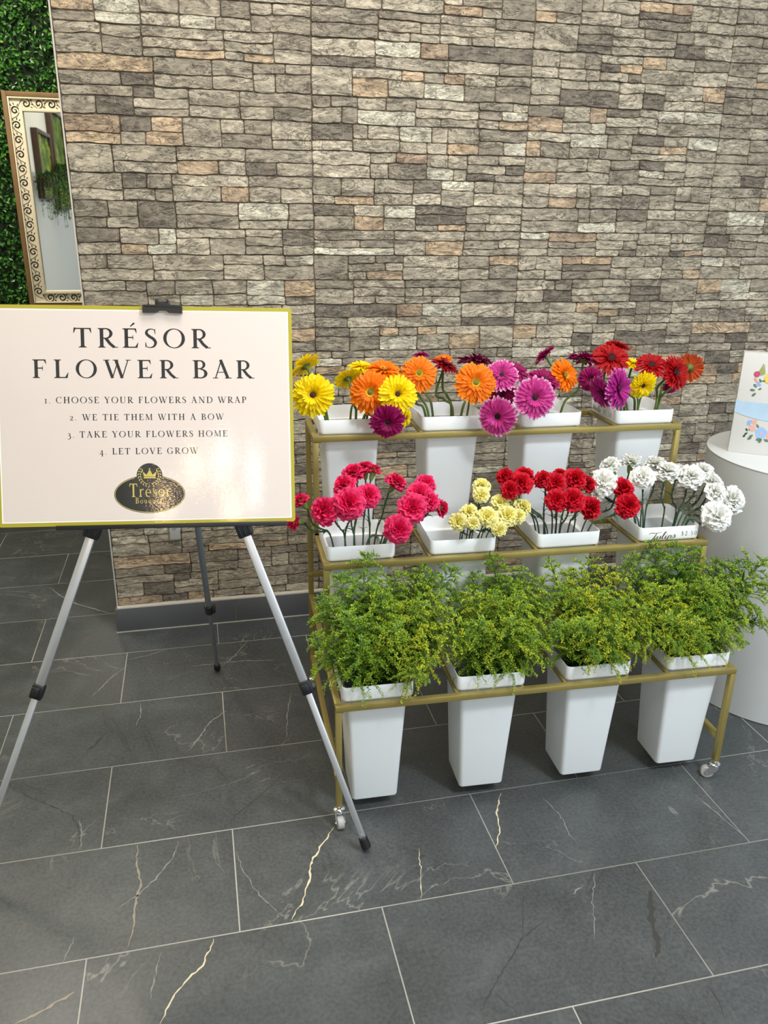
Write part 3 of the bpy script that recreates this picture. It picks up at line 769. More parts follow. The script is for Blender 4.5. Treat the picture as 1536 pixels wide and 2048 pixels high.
ring_loft(mb, [rsq(.0730, .012, .0002), rsq(.0845, .012, .0002), rsq(.0855, .012, .0016), rsq(.0860, .012, .0060), rsq(.0862, .012, .0368), rsq(.0856, .012, .0378), rsq(.0844, .0115, .0378), rsq(.0838, .011, .0368), rsq(.0832, .011, .0035), rsq(.0822, .011, .0022), rsq(.0705, .011, .0018), rsq(.0698, .011, -.004)])
RIM = mb.mesh('bucket_rim', MAT['white'], True, 40)
BL = ['white square bucket of yellow and orange gerberas, leftmost on the top tier', 'white square bucket of orange gerberas, second from left on the top tier',
      'white square bucket of pink gerberas, third from left on the top tier', 'white square bucket of red gerberas, rightmost on the top tier, price written on its side',
      'white square bucket of bright pink carnations, leftmost on the middle tier', 'white square bucket of small yellow carnations on the middle tier', 'white square bucket of red carnations on the middle tier',
      'white square bucket of white carnations, with price lettering on its front rim',
      'white square bucket of goldenrod behind the right leg of the easel', 'white square bucket of goldenrod, second from left on the bottom tier', 'white square bucket of goldenrod, third from left on the bottom tier',
      'white square bucket of goldenrod, rightmost on the bottom tier, beside the pedestal']
BUCK = {}
CV = 0.018 + 0.086
idx = 0
for k in (2, 1, 0):
    for i, s in enumerate(SLOT[k]):
        p = G(s + 0.086, TV[k] + CV, TZ[k])
        t = thing('bucket', BL[idx], 'bucket', p, TH + math.radians([0.4, -0.6, 0.3, -0.4][i]), 'white flower buckets on the rack')
        link('body', BODY, t); link('rim', RIM, t); BUCK[idx] = (t, p, k, s); idx += 1

# ---------------------------------------------------------------- lettering: an own serif alphabet of filled strokes
TK, TN, SF = 0.145, 0.058, 0.040
class Glyphs:
    def __init__(s): s.p = []
    def poly(s, pts): s.p.append([tuple(q) for q in pts])
    def rect(s, x0, y0, x1, y1): s.poly([(x0, y0), (x1, y0), (x1, y1), (x0, y1)])
    def stroke(s, pts, w):
        n = len(pts); L = []; R = []
        for i, p in enumerate(pts):
            a = pts[max(0, i - 1)]; b = pts[min(n - 1, i + 1)]; dx, dy = b[0] - a[0], b[1] - a[1]; l = math.hypot(dx, dy) or 1
            ww = (w[i] if hasattr(w, '__len__') else w) / 2
            L.append((p[0] - dy / l * ww, p[1] + dx / l * ww)); R.append((p[0] + dy / l * ww, p[1] - dx / l * ww))
        for i in range(n - 1): s.poly([R[i], R[i + 1], L[i + 1], L[i]])
    def arc(s, cx, cy, rx, ry, a0, a1, wt=TK, wn=TN, n=28, slant=0.0):
        pts = []; w = []
        for i in range(n + 1):
            a = math.radians(a0 + (a1 - a0) * i / n); pts.append((cx + rx * math.cos(a), cy + ry * math.sin(a)))
            w.append(wn + (wt - wn) * math.cos(a + slant) ** 2)
        s.stroke(pts, w)
    def spl(s, pts, w, n=8):
        P = []; Wd = []
        m = len(pts)
        for i in range(m - 1):
            p0, p1, p2, p3 = pts[max(0, i - 1)], pts[i], pts[i + 1], pts[min(m - 1, i + 2)]
            for k in range(n):
                u = k / n
                P.append(tuple(.5 * (2 * p1[c] + (-p0[c] + p2[c]) * u + (2 * p0[c] - 5 * p1[c] + 4 * p2[c] - p3[c]) * u * u + (-p0[c] + 3 * p1[c] - 3 * p2[c] + p3[c]) * u ** 3) for c in (0, 1)))
                Wd.append(w[i] + (w[i + 1] - w[i]) * u)
        P.append(pts[-1]); Wd.append(w[-1]); s.stroke(P, Wd)
    def serif(s, x, y, w, side=0):
        y0 = y if y < .5 else y - SF
        s.rect(x - w / 2, y0, x + w / 2, y0 + SF)
    def stem(s, x, y0=0., y1=1., w=TK, sw=0.085, b=True, t=True, bl=True, tl=True):
        s.rect(x - w / 2, y0, x + w / 2, y1)
        for yy, on, sg in ((y0, b, 1), (y1, t, -1)):
            if not on: continue
            ya = yy; yb = yy + sg * SF
            s.poly([(x - w / 2 - sw, ya), (x + w / 2 + sw, ya), (x + w / 2 + sw, yb), (x - w / 2 - sw, yb)])
            for q in (-1, 1):
                s.poly([(x + q * w / 2, yb), (x + q * (w / 2 + sw * .55), yb), (x + q * (w / 2 + sw * .12), yb + sg * .03), (x + q * w / 2, yb + sg * .085)])
    def wedge(s, x, y, dy, dx=0.0, w=0.05):
        s.poly([(x - w, y), (x, y), (x + dx, y + dy), (x + dx - .012, y + dy)])
def glyph(ch):
    g = Glyphs(); w = .6
    if ch == 'A':
        g.stroke([(.13, 0), (.40, 1.0)], .05); g.stroke([(.37, 1.03), (.69, 0)], .135); g.rect(.22, .32, .57, .36); g.serif(.13, 0, .24); g.serif(.70, 0, .30); w = .84
    elif ch == 'B':
        g.stem(.19, sw=.08); g.rect(.2, 1 - TN, .36, 1); g.rect(.2, .5, .38, .5 + TN); g.rect(.2, 0, .38, TN)
        g.arc(.34, .755, .20, .222, 90, -90, .125); g.arc(.37, .262, .245, .24, 90, -90); w = .72
    elif ch == 'C':
        g.arc(.46, .5, .37, .488, 52, 312, .135, .04); g.poly([(.70, .99), (.73, .99), (.73, .70), (.715, .70), (.64, .86)]); w = .82
    elif ch == 'D':
        g.stem(.19, sw=.08); g.rect(.2, 1 - TN, .40, 1); g.rect(.2, 0, .40, TN); g.arc(.36, .5, .43, .478, 90, -90, .135); w = .92
    elif ch in 'EÉF':
        g.stem(.19, sw=.08); g.rect(.2, 1 - TN, .58, 1); g.poly([(.50, 1), (.60, 1), (.625, .76), (.61, .76)]); g.rect(.2, .505, .46, .505 + TN); g.poly([(.43, .53), (.465, .66), (.475, .66), (.475, .40), (.465, .40)])
        if ch != 'F': g.rect(.2, 0, .60, TN); g.poly([(.52, 0), (.64, 0), (.68, .27), (.665, .27)])
        if ch == 'É': g.poly([(.34, 1.10), (.37, 1.08), (.56, 1.24), (.52, 1.30), (.47, 1.28)])
        w = .70 if ch != 'F' else .64
    elif ch == 'G':
        g.arc(.46, .5, .37, .488, 52, 318, .135, .04); g.poly([(.70, .99), (.73, .99), (.73, .70), (.715, .70), (.64, .86)]); g.stem(.71, .05, .42, .12, .08, b=False); w = .90
    elif ch == 'H': g.stem(.19, sw=.08); g.stem(.70, sw=.08); g.rect(.2, .49, .7, .49 + TN); w = .89
    elif ch == 'I': g.stem(.19, sw=.08); w = .38
    elif ch == 'K':
        g.stem(.19, sw=.08); g.stroke([(.24, .40), (.62, .98)], .05); g.stroke([(.36, .58), (.72, .02)], .135); g.serif(.62, 1, .26); g.serif(.74, 0, .28); w = .86
    elif ch == 'L': g.stem(.19, sw=.08); g.rect(.2, 0, .58, TN); g.poly([(.48, 0), (.61, 0), (.65, .31), (.635, .31)]); w = .67
    elif ch == 'M':
        g.stroke([(.14, 0), (.18, 1)], .05); g.stroke([(.19, 1), (.50, .03)], .125); g.stroke([(.50, .03), (.82, 1)], .045); g.stem(.86, w=.125, sw=.075, t=False); g.serif(.14, 0, .22); g.serif(.15, 1, .18); g.serif(.87, 1, .18); w = 1.04
    elif ch == 'N': g.stroke([(.17, 0), (.17, 1)], .05); g.stroke([(.15, 1), (.74, .0)], .13); g.stroke([(.74, .0), (.74, 1)], .05); g.serif(.17, 0, .24); g.serif(.13, 1, .20); g.serif(.74, 1, .24); w = .91
    elif ch == 'O': g.arc(.48, .5, .385, .49, 0, 360, .14, .04, 40, .12); w = .96
    elif ch in 'PR':
        g.stem(.19, sw=.08); g.rect(.2, 1 - TN, .36, 1); g.rect(.2, .455, .36, .455 + TN); g.arc(.34, .727, .235, .25, 90, -90, .13); w = .68
        if ch == 'R': g.stroke([(.36, .48), (.53, .20), (.70, .02)], .13); g.serif(.74, 0, .22); w = .80
    elif ch in 'Ss':
        g.spl([(.47, .76), (.44, .92), (.30, .975), (.15, .90), (.12, .74), (.24, .59), (.40, .46), (.485, .28), (.42, .09), (.27, .022), (.12, .07), (.075, .26)], [.03, .035, .045, .09, .125, .135, .135, .12, .09, .045, .035, .03])
        g.poly([(.455, .98), (.48, .98), (.485, .70), (.47, .70)]); g.poly([(.06, .02), (.085, .02), (.08, .30), (.062, .30)]); w = .57
    elif ch == 'T':
        g.stem(.38, sw=.09, t=False); g.rect(.04, 1 - TN, .72, 1); g.poly([(.03, 1), (.13, 1), (.035, .74), (.015, .74)]); g.poly([(.73, 1), (.63, 1), (.725, .74), (.745, .74)]); g.poly([(.03, 1), (.10, 1.03), (.10, .97)]); w = .76
    elif ch == 'U': g.stem(.19, .28, 1, sw=.08, b=False); g.stem(.69, .28, 1, .05, sw=.09, b=False); g.spl([(.19, .30), (.21, .14), (.29, .05), (.42, .022), (.56, .06), (.66, .16), (.69, .30)], [.132, .12, .09, .055, .045, .045, .05]); w = .86
    elif ch == 'V': g.stroke([(.12, 1), (.41, 0)], .135); g.stroke([(.41, 0), (.70, 1)], .05); g.serif(.13, 1, .30); g.serif(.71, 1, .22); w = .82
    elif ch == 'W':
        g.stroke([(.11, 1), (.37, 0)], .13); g.stroke([(.37, 0), (.62, .93)], .045); g.stroke([(.53, 1), (.79, 0)], .13); g.stroke([(.79, 0), (1.06, 1)], .045); g.serif(.12, 1, .28); g.serif(.52, 1, .24); g.serif(1.07, 1, .22); w = 1.16
    elif ch == 'Y': g.stroke([(.12, 1), (.40, .44)], .13); g.stroke([(.40, .44), (.66, 1)], .045); g.stem(.40, 0, .48, sw=.085, t=False); g.serif(.12, 1, .28); g.serif(.67, 1, .22); w = .77
    elif ch == '1': g.stem(.19, 0, .68, .11, .09); w = .40
    elif ch == '2': g.spl([(.07, .48), (.10, .62), (.24, .675), (.37, .60), (.38, .46), (.27, .27), (.06, .05)], [.06, .05, .05, .09, .115, .085, .05]); g.poly([(.05, 0), (.46, 0), (.49, .16), (.47, .16), (.44, .085), (.08, .085)]); w = .53
    elif ch == '3': g.spl([(.07, .54), (.20, .68), (.35, .60), (.34, .44), (.17, .33)], [.05, .05, .09, .10, .04]); g.spl([(.17, .33), (.36, .27), (.42, .06), (.33, -.16), (.18, -.26), (.04, -.26)], [.04, .09, .125, .10, .06, .06]); w = .50
    elif ch == '4': g.stroke([(.36, .69), (.04, .09)], .045); g.rect(.02, .04, .54, .10); g.stem(.36, -.28, .69, .11, .07, t=False); w = .58
    elif ch == '.': g.arc(.12, .055, .028, .028, 0, 360, .056, .056, 10); w = .26
    elif ch == '$':
        g.p += glyph('S')[0]; g.stroke([(.28, -.10), (.28, 1.10)], .035); w = .58
    elif ch == '5': g.rect(.12, .93, .46, 1); g.stroke([(.13, .97), (.10, .54)], .04); g.spl([(.10, .54), (.25, .62), (.42, .52), (.46, .32), (.38, .10), (.22, .02), (.05, .08)], [.04, .05, .09, .125, .09, .05, .06]); w = .54
    elif ch == '0': g.arc(.29, .5, .21, .485, 0, 360, .115, .045, 36); w = .58
    elif ch == '²': # lining two
        g.p += [[(x, y * 1.46) for x, y in p] for p in glyph('2')[0]]; w = .53
    elif ch == 'r': g.stem(.13, 0, .56, .10, .07, t=False); g.rect(.03, .53, .13, .56); g.spl([(.16, .36), (.23, .51), (.33, .56), (.40, .53)], [.04, .05, .07, .09]); w = .42
    elif ch in 'eé':
        g.arc(.28, .28, .20, .27, 0, 305, .10, .04); g.rect(.1, .27, .49, .31)
        if ch == 'é': g.poly([(.24, .66), (.27, .64), (.44, .80), (.39, .84)])
        w = .54
    elif ch == 'o': g.arc(.29, .28, .22, .275, 0, 360, .105, .04, 30); w = .58
    elif ch == 'u': g.stem(.14, .15, .56, .095, .06, b=False, t=False); g.rect(.03, .53, .14, .56); g.stem(.46, 0, .56, .095, .06, t=False); g.rect(.36, .53, .46, .56); g.spl([(.14, .17), (.18, .05), (.28, .015), (.39, .07), (.44, .16)], [.09, .07, .045, .04, .04]); w = .60
    elif ch == 'q': g.arc(.28, .28, .21, .27, 30, 330, .10, .04); g.stem(.47, -.28, .56, .095, .07, t=False); w = .60
    elif ch == 't': g.stem(.16, .08, .76, .095, .06, b=False, t=False); g.rect(.03, .51, .33, .56); g.spl([(.16, .12), (.21, .02), (.29, .02), (.36, .09)], [.09, .06, .045, .04]); w = .38
    elif ch == ' ': w = .34
    return g.p, w
def text_polys(s, x0, x1, base, h, xs=1.0, fixed=None):
    """glyph polygons spread from x0 to x1 by letter-spacing; returns 2D polygons"""
    gs = []
    for c in s:
        if c == '\u015b': # small s
            p, w = glyph('S'); gs.append(([[(x * .62, y * .56) for x, y in q] for q in p], w * .66))
        else: gs.append(glyph(c))
    tot = sum(w for _, w in gs) * h * xs; n = len(gs) - 1
    sp = ((x1 - x0) - tot) / n; out = []; x = x0
    for p, w in gs:
        for q in p: out.append([(x + a * h * xs, base + b * h) for a, b in q])
        x += w * h * xs + sp
    return out
def text_mesh(mb, polys, place, mi=0):
    """place(x, y, k) -> 3D; k lifts each piece a hair so that overlaps never coincide"""
    for k, q in enumerate(polys):
        mb.add([place(x, y, k % 3) for x, y in q], [tuple(range(len(q)))], mi)

# price lettering on two rims
def script(word):
    g = Glyphs()
    hair, th = .035, .10
    def S(pts, w=None): g.spl(pts, w or [hair + (th - hair) * (.5 + .5 * math.sin(i * 2.1)) for i in range(len(pts))], 6)
    sl = .32
    x = 0.0
    for c in word:
        P = []
        if c == 'T':
            S([(-.10, .85), (.10, 1.0), (.45, .93), (.95, 1.02)], [.03, .09, .07, .03]); S([(.58, .97), (.42, .50), (.22, .05), (-.10, -.05), (-.30, .04), (-.22, .16)], [.04, .10, .12, .06, .05, .04]); x += .52
        elif c == 'S':
            S([(.62, .78), (.60, .98), (.38, .96), (.30, .72), (.42, .50), (.36, .18), (.10, .0), (-.14, .06), (-.08, .20)], [.03, .04, .05, .10, .12, .12, .05, .04, .04]); x += .50
        elif c == 'u': S([(x, .10), (x + .14, .45), (x + .08, .08), (x + .20, .02), (x + .40, .45), (x + .34, .08), (x + .46, .06)], [.03, .09, .09, .04, .09, .08, .03]); x += .42
        elif c == 'l': S([(x, .08), (x + .22, .50), (x + .40, .98), (x + .28, .95), (x + .10, .20), (x + .18, .02), (x + .30, .10)], [.03, .03, .04, .10, .11, .05, .03]); x += .28
        elif c == 'i': S([(x, .10), (x + .14, .45), (x + .07, .08), (x + .22, .06)], [.03, .09, .09, .03]); S([(x + .20, .62), (x + .23, .66)], [.08, .08]); x += .22
        elif c == 'p': S([(x, .10), (x + .16, .48), (x + .02, -.10), (x - .10, -.42)], [.03, .06, .11, .06]); S([(x + .08, .25), (x + .24, .46), (x + .34, .30), (x + .22, .03), (x + .42, .10)], [.03, .06, .10, .05, .03]); x += .40
        elif c == 's': S([(x, .10), (x + .20, .52), (x + .24, .20), (x + .12, .02), (x + .02, .08)], [.03, .05, .11, .06, .05]); S([(x + .14, .03), (x + .36, .14)], [.03, .02]); x += .30
        elif c == 't': S([(x, .08), (x + .26, .80), (x + .10, .15), (x + .18, .02), (x + .30, .10)], [.03, .08, .11, .05, .03]); S([(x + .06, .55), (x + .36, .60)], [.04, .03]); x += .28
        elif c in 'oc':
            S([(x + .30, .40), (x + .18, .48), (x + .04, .25), (x + .12, .02), (x + .30, .10)] + ([(x + .30, .34), (x + .22, .47), (x + .40, .42)] if c == 'o' else []), [.04, .05, .11, .06, .04] + ([.08, .05, .02] if c == 'o' else [])); x += .34
        elif c == 'k': S([(x, .08), (x + .22, .50), (x + .38, .98), (x + .26, .94), (x + .04, .02)], [.03, .03, .04, .10, .10]); S([(x + .10, .28), (x + .30, .48), (x + .18, .28), (x + .36, .04), (x + .46, .12)], [.03, .07, .05, .09, .03]); x += .40
    return g.p, x
mb = MB(); t, p, k, s0 = BUCK[7]
pl, wd = script('Tulips'); h = .020; sc = (.9435 - .8690) / (wd * h)
text_mesh(mb, [[(.8690 + a * h * sc, .6128 + b * h) for a, b in q] for q in pl], lambda x, y, k: (x - s0 - .086, -.0864 - .00006 * k, y - TZ[1] + (x - .87) * .03))
text_mesh(mb, text_polys('$²', .959, .977, .6205, .0125, 1.0), lambda x, y, k: (x - s0 - .086, -.0864 - .00006 * k, y - TZ[1]))
text_mesh(mb, text_polys('.50', .979, 1.004, .6205, .0125, 1.0), lambda x, y, k: (x - s0 - .086, -.0864 - .00006 * k, y - TZ[1]))
mb.build('price_lettering', MAT['greyink'], t, smooth=False)
mb = MB(); t, p, k, s0 = BUCK[3]
pl, wd = script('Stocks'); h = .017; sc = .058 / (wd * h)
text_mesh(mb, [[(.008 + a * h * sc, .009 + b * h) for a, b in q] for q in pl], lambda x, y, k: (-.0864 - .00006 * k, .0835 - x, y))
text_mesh(mb, text_polys('$²', .085, .104, .010, .0125, 1.0), lambda x, y, k: (-.0864 - .00006 * k, .0835 - x, y))
text_mesh(mb, text_polys('.50', .107, .134, .010, .0125, 1.0), lambda x, y, k: (-.0864 - .00006 * k, .0835 - x, y))
mb.build('price_lettering', MAT['greyink'], t, smooth=False)

# ---------------------------------------------------------------- easel
e = thing('tripod_easel', 'silver and black tripod easel holding the welcome sign', 'easel', (-0.075, 1.60, 0))
EO = Vector((-0.075, 1.60, 0))
def E_(x, y, z): return Vector((x, y, z)) - EO
SB = Matrix(((0.9954214, 0.0858716, 0.0419807, -0.1083), (-0.0947216, 0.9450727, 0.3128343, 1.7210), (-0.0128112, -0.3153784, 0.9488795, 1.0066), (0, 0, 0, 1)))  # the board's pose: x along, -y out of its face, z up it
def B_(u, d, w): return (SB @ Vector((u, d, w))) - EO
def sleeve(mb, a, b, w, h, up): mb.bar(a, b, w, h, 0.003, up)
BNORM = (SB.to_3x3() @ Vector((0, -1, 0)))
def front_leg(top, knee, foot, s):
    lg = bpy.data.objects.new('leg', None); col.objects.link(lg); lg.parent = e; lg.location = (0, 0, 0)
    top, knee, foot = Vector(top), Vector(knee), Vector(foot); d1 = (knee - top).normalized(); d2 = (foot - knee).normalized()
    mb = MB(); mb.bar(top, knee + d1 * 0.005, 0.0195, 0.011, 0.003, BNORM); mb.build('upper_tube', MAT['alu'], lg)
    mb = MB(); mb.bar(knee - d2 * 0.02, foot - d2 * 0.012, 0.0150, 0.009, 0.0025, BNORM)
    Mx = Matrix.Translation(foot - d2 * .040 + BNORM * .0045) @ BNORM.to_track_quat('Z', 'Y').to_matrix().to_4x4(); mb.lathe([(.002, -.0005), (.002, .0006), (.0003, .0008)], 8, Mx)
    mb.build('lower_tube', MAT['alu'], lg)
    mb = MB(); mb.bar(knee - d1 * .017, knee + d1 * .016, 0.027, 0.020, 0.004, BNORM)
    side = BNORM.cross(d1).normalized() * s
    mb.bar(knee + side * .003 + BNORM * .011 - d1 * .011, knee + side * .003 + BNORM * .011 + d1 * .013, 0.018, 0.008, 0.003, BNORM); mb.build('clip_lever', MAT['black'], lg)
    mb = MB(); q = d2.to_track_quat('Z', 'Y').to_matrix().to_4x4()
    mb.lathe([(.0085, -.026), (.0105, -.024), (.0118, -.004), (.0112, .002), (.006, .004)], 18, Matrix.Translation(foot - d2 * .006) @ q); mb.build('rubber_foot', MAT['rubber'], lg)
    # black collar where the leg enters the ledge
    mb = MB(); c0 = top + d1 * 0.0; return lg, d1
AP = B_(.046, .044, .185)
def on_line(a, b, z): t = (z - a.z) / (b.z - a.z); return a + (b - a) * t
kr = E_(0.193, 1.557, 0.407); fr = E_(0.3170, 1.463, 0.006); hr = E_(0.075, 1.640, 0.772)
kl = E_(-0.382, 1.615, 0.434); fl = E_(-0.566, 1.546, 0.006); hl = E_(-0.236, 1.671, 0.780)
tr = on_line(hr, kr, 1.05) + Vector((0, .012, 0)); tl = on_line(hl, kl, 1.05) + Vector((0, .012, 0))
front_leg(on_line(hr, kr, .80), kr, fr, -1); front_leg(on_line(hl, kl, .80), kl, fl, -1)
mb = MB()
for h_, k_, t_ in ((hr, kr, tr), (hl, kl, tl)):
    d = (k_ - h_).normalized()
    mb.bar(h_ - d * .020, h_ + d * .020, 0.034, 0.024, 0.004, BNORM)
    for s in (-1, 0, 1):
        sd = BNORM.cross(d).normalized() * (.010 * s); mb.bar(h_ + sd + BNORM * .0115 - d * .016, h_ + sd + BNORM * .0115 + d * .019, 0.004, 0.004, 0.001, BNORM)
mb.build('leg_collar', MAT['black'], e)
mb = MB()
for h_, t_ in ((hr, AP + Vector((.012, 0, 0))), (hl, AP - Vector((.012, 0, 0)))): mb.bar(h_, t_, 0.0195, 0.011, 0.003, BNORM)
mb.bar(B_(0.046, .020, -.235), B_(0.046, .016, .228), 0.018, 0.010, 0.002, BNORM)
mb.build('mast', MAT['darkalu'], e)
mb = MB(); mb.box((0, 0, 0), (.07, .03, .05), .006, Matrix.Translation(AP)); mb.build('apex_hub', MAT['black'], e)
mb = MB(); ua, ub = -.190, .286
def bb(mb, u0, u1, d0, d1, w0, w1, bev=.001):
    Mx = Matrix.Translation(-EO) @ SB
    mb.box(((u0 + u1) / 2, (d0 + d1) / 2, (w0 + w1) / 2), (u1 - u0, d1 - d0, w1 - w0), bev, Mx)
bb(mb, ua, ub, -.009, .022, -.2365, -.2292); bb(mb, ua, ub, .004, .022, -.2365, -.212); bb(mb, ua, ub, -.0105, -.0080, -.2365, -.2272)
mb.build('ledge', MAT['black'], e)
# rear leg
rl = bpy.data.objects.new('rear_leg', None); col.objects.link(rl); rl.parent = e; rl.location = (0, 0, 0)
a = AP + Vector((0, .012, -.01)); b = E_(0.0, 2.335, 0.006); d = (b - a).normalized(); kn = on_line(a, b, .295)
upv = Vector((0, -1, .3)).normalized()
mb = MB(); mb.tube([a, kn], .0088, 12); mb.build('upper_tube', MAT['darkalu'], rl)
mb = MB(); mb.tube([kn, b - d * .01], .0068, 12); mb.build('lower_tube', MAT['darkalu'], rl)
mb = MB(); mb.tube([kn - d * .018, kn - d * .016, kn + d * .016, kn + d * .018], [.011, .0135, .0135, .011], 14); mb.bar(kn + Vector((.013, -.004, -.012)), kn + Vector((.013, -.004, .014)), .012, .016, .003, upv); mb.build('clip_lever', MAT['black'], rl)
mb = MB(); mb.lathe([(.0080, -.024), (.0098, -.022), (.0108, -.004), (.0102, .002), (.005, .004)], 16, Matrix.Translation(b - d * .006) @ d.to_track_quat('Z', 'Y').to_matrix().to_4x4()); mb.build('rubber_foot', MAT['rubber'], rl)
# spring clip gripping the top edge of the board
mb = MB(); Mx = Matrix.Translation(-EO) @ SB
pr = [(-.0405, .2145), (-.0130, .2150), (-.0070, .2195), (.0065, .2195), (.0125, .2150), (.0400, .2140), (.0405, .2265), (.0385, .2285), (.0230, .2300), (-.0230, .2300), (-.0390, .2300), (-.0405, .2285)]
n = len(pr); vs = [Mx @ Vector((.037 + p, -.0125, q)) for p, q in pr] + [Mx @ Vector((.037 + p, .0010 - .004, q)) for p, q in pr]
mb.add(vs, [tuple(range(n))[::-1], tuple(range(n, 2 * n))] + [(i, (i + 1) % n, (i + 1) % n + n, i + n) for i in range(n)])
bb(mb, .037 - .015, .037 + .014, -.010, .020, .2285, .2375, .001)
bb(mb, .037 - .0140, .037 - .0095, -.0110, .016, .2350, .2420, .0008); bb(mb, .037 + .0080, .037 + .0125, -.0110, .016, .2350, .2420, .0008)
bb(mb, .037 - .037, .037 + .037, -.0138, -.0118, .2255, .2270, .0006)
bb(mb, .037 - .020, .037 + .020, .004, .022, .200, .2325, .002)
mb.build('top_clip', MAT['black'], e)

# ---------------------------------------------------------------- sign board
sg = bpy.data.objects.new('sign_board', None); col.objects.link(sg)
BWd, BHt = 0.6096, 0.4572
sg.matrix_world = SB @ Matrix.Translation((0, 0, -BHt / 2))
tag(sg, 'pale pink flower bar sign with an olive gold border, resting on the easel', 'sign')
ZC = BHt / 2
def rrect(w, h, r, y, z0, n=6):
    out = []
    for cx, cz, a0 in ((w / 2 - r, h / 2 - r, 0), (-w / 2 + r, h / 2 - r, 90), (-w / 2 + r, -h / 2 + r, 180), (w / 2 - r, -h / 2 + r, 270)):
        for i in range(n + 1):
            a = math.radians(a0 + 90 * i / n); out.append((cx + r * math.cos(a), y, z0 + cz + r * math.sin(a)))
    return out
def slab(w, h, r, y0, y1, z0):
    mb = MB(); a = rrect(w, h, r, y0, z0); b = rrect(w, h, r, y1, z0); n = len(a)
    mb.add(a + b, [tuple(range(n)), tuple(range(n, 2 * n))[::-1]] + [(i, i + n, (i + 1) % n + n, (i + 1) % n) for i in range(n)]); return mb
slab(BWd, BHt, .006, -.0022, .0026, ZC).build('backing_board', MAT['olive'], sg, angle=30)
mb = MB(); r = rrect(.5945, .4412, .0008, -.00245, ZC, 1); mb.add(r, [tuple(range(len(r)))]); mb.build('keyline', MAT['keyline'], sg, smooth=False)
mb = MB(); r = rrect(.5890, .4360, .0008, -.00265, ZC, 1); mb.add(r, [tuple(range(len(r)))]); mb.build('printed_sheet', MAT['sheet'], sg, smooth=False)
MAT['inkcoat'] = glossy_print('black_lettering_print', srgb(22, 22, 24)); MAT['goldcoat'] = glossy_print('gold_lettering_print', srgb(196, 178, 84))
for s, x0, x1, base, h in (('TRÉSOR', -0.1456, 0.1317, 0.1420, 0.0403), ('FLOWER', -0.2294, 0.0628, 0.0788, 0.0381), ('BAR', 0.0937, 0.2213, 0.0788, 0.0381),
        ('1. CHOOSE YOUR FLOWERS AND WRAP', -0.2063, 0.2061, 0.0268, 0.0133), ('2. WE TIE THEM WITH A BOW', -0.1572, 0.1578, -0.0087, 0.0129),
        ('3. TAKE YOUR FLOWERS HOME', -0.1627, 0.1646, -0.0444, 0.0130), ('4. LET LOVE GROW', -0.0993, 0.1026, -0.0801, 0.0131)):
    mb = MB(); text_mesh(mb, text_polys(s, x0, x1, base, h, 1.22 if h > .03 else 1.14), lambda x, y, k: (x, -.00285 - .00004 * k, y + ZC))
    mb.build('lettering', MAT['inkcoat'], sg, smooth=False)
em = None
mb = MB()
def disc(mb, cx, cz, rx, rz, y, mi=0, n=64): mb.add([(cx + rx * math.cos(2 * math.pi * i / n), y, ZC + cz + rz * math.sin(2 * math.pi * i / n)) for i in range(n)], [tuple(range(n))], mi)
ecx, ecz, erx, erz = 0.0005, -.1646, .0727, .0400
disc(mb, ecx, ecz, erx, erz, -.00280); disc(mb, .0009, -.1252, .0264, .0258, -.00281)
em = mb.build('emblem', MAT['emblem'], sg, smooth=False)
mb = MB(); g = Glyphs()
def ring(g, cx, cz, rx, rz, a0, a1, w, n=64): g.stroke([(cx + rx * math.cos(math.radians(a0 + (a1 - a0) * i / n)), cz + rz * math.sin(math.radians(a0 + (a1 - a0) * i / n))) for i in range(n + 1)], w)
ring(g, ecx, ecz, erx - .0018, erz - .0018, 115, 425, .0011)
text_mesh(mb, g.p, lambda x, y, k: (x, -.00292 - .00003 * k, y + ZC)); mb.build('gold_ring', MAT['goldcoat'], em, smooth=False)
mb = MB(); g = Glyphs()
def el(g, cx, cz, L, W, ang, n=10):
    g.poly([(cx + L / 2 * math.cos(2 * math.pi * i / n) * math.cos(ang) - W / 2 * math.sin(2 * math.pi * i / n) * math.sin(ang), cz + L / 2 * math.cos(2 * math.pi * i / n) * math.sin(ang) + W / 2 * math.sin(2 * math.pi * i / n) * math.cos(ang)) for i in range(n)])
for k in range(8):
    for s in (-1, 1):
        a = math.radians(90 + s * (52 + 15.5 * k)); R1 = .0208
        cx, cz = .0009 + R1 * math.cos(a), -.1252 + R1 * math.sin(a)
        ta = a + s * math.pi / 2
        for q in (-1, 1): el(g, cx + q * .0022 * math.cos(a), cz + q * .0022 * math.sin(a), .0048, .0020, ta + math.pi - s * q * .6)
text_mesh(mb, g.p, lambda x, y, k: (x, -.00294 - .00003 * k, y + ZC)); mb.build('laurel', MAT['goldcoat'], em, smooth=False)
mb = MB(); g = Glyphs(); c0, z0 = .0012, -.1312
g.poly([(c0 - .0125, z0), (c0 + .0125, z0), (c0 + .0118, z0 + .0034), (c0 - .0118, z0 + .0034)])
g.poly([(c0 - .0118, z0 + .0042), (c0 - .0145, z0 + .0145), (c0 - .0072, z0 + .0085), (c0 - .0040, z0 + .0042)]); g.poly([(c0 + .0118, z0 + .0042), (c0 + .0145, z0 + .0145), (c0 + .0072, z0 + .0085), (c0 + .0040, z0 + .0042)])
g.poly([(c0 - .0075, z0 + .0042), (c0 - .0050, z0 + .0100), (c0, z0 + .0190), (c0 + .0050, z0 + .0100), (c0 + .0075, z0 + .0042)])
for dx, dz in ((-.0150, .0155), (.0150, .0155), (0, .0200)): el(g, c0 + dx, z0 + dz, .0030, .0030, 0)
text_mesh(mb, g.p, lambda x, y, k: (x, -.00294 - .00003 * k, y + ZC)); mb.build('crown', MAT['goldcoat'], em, smooth=False)
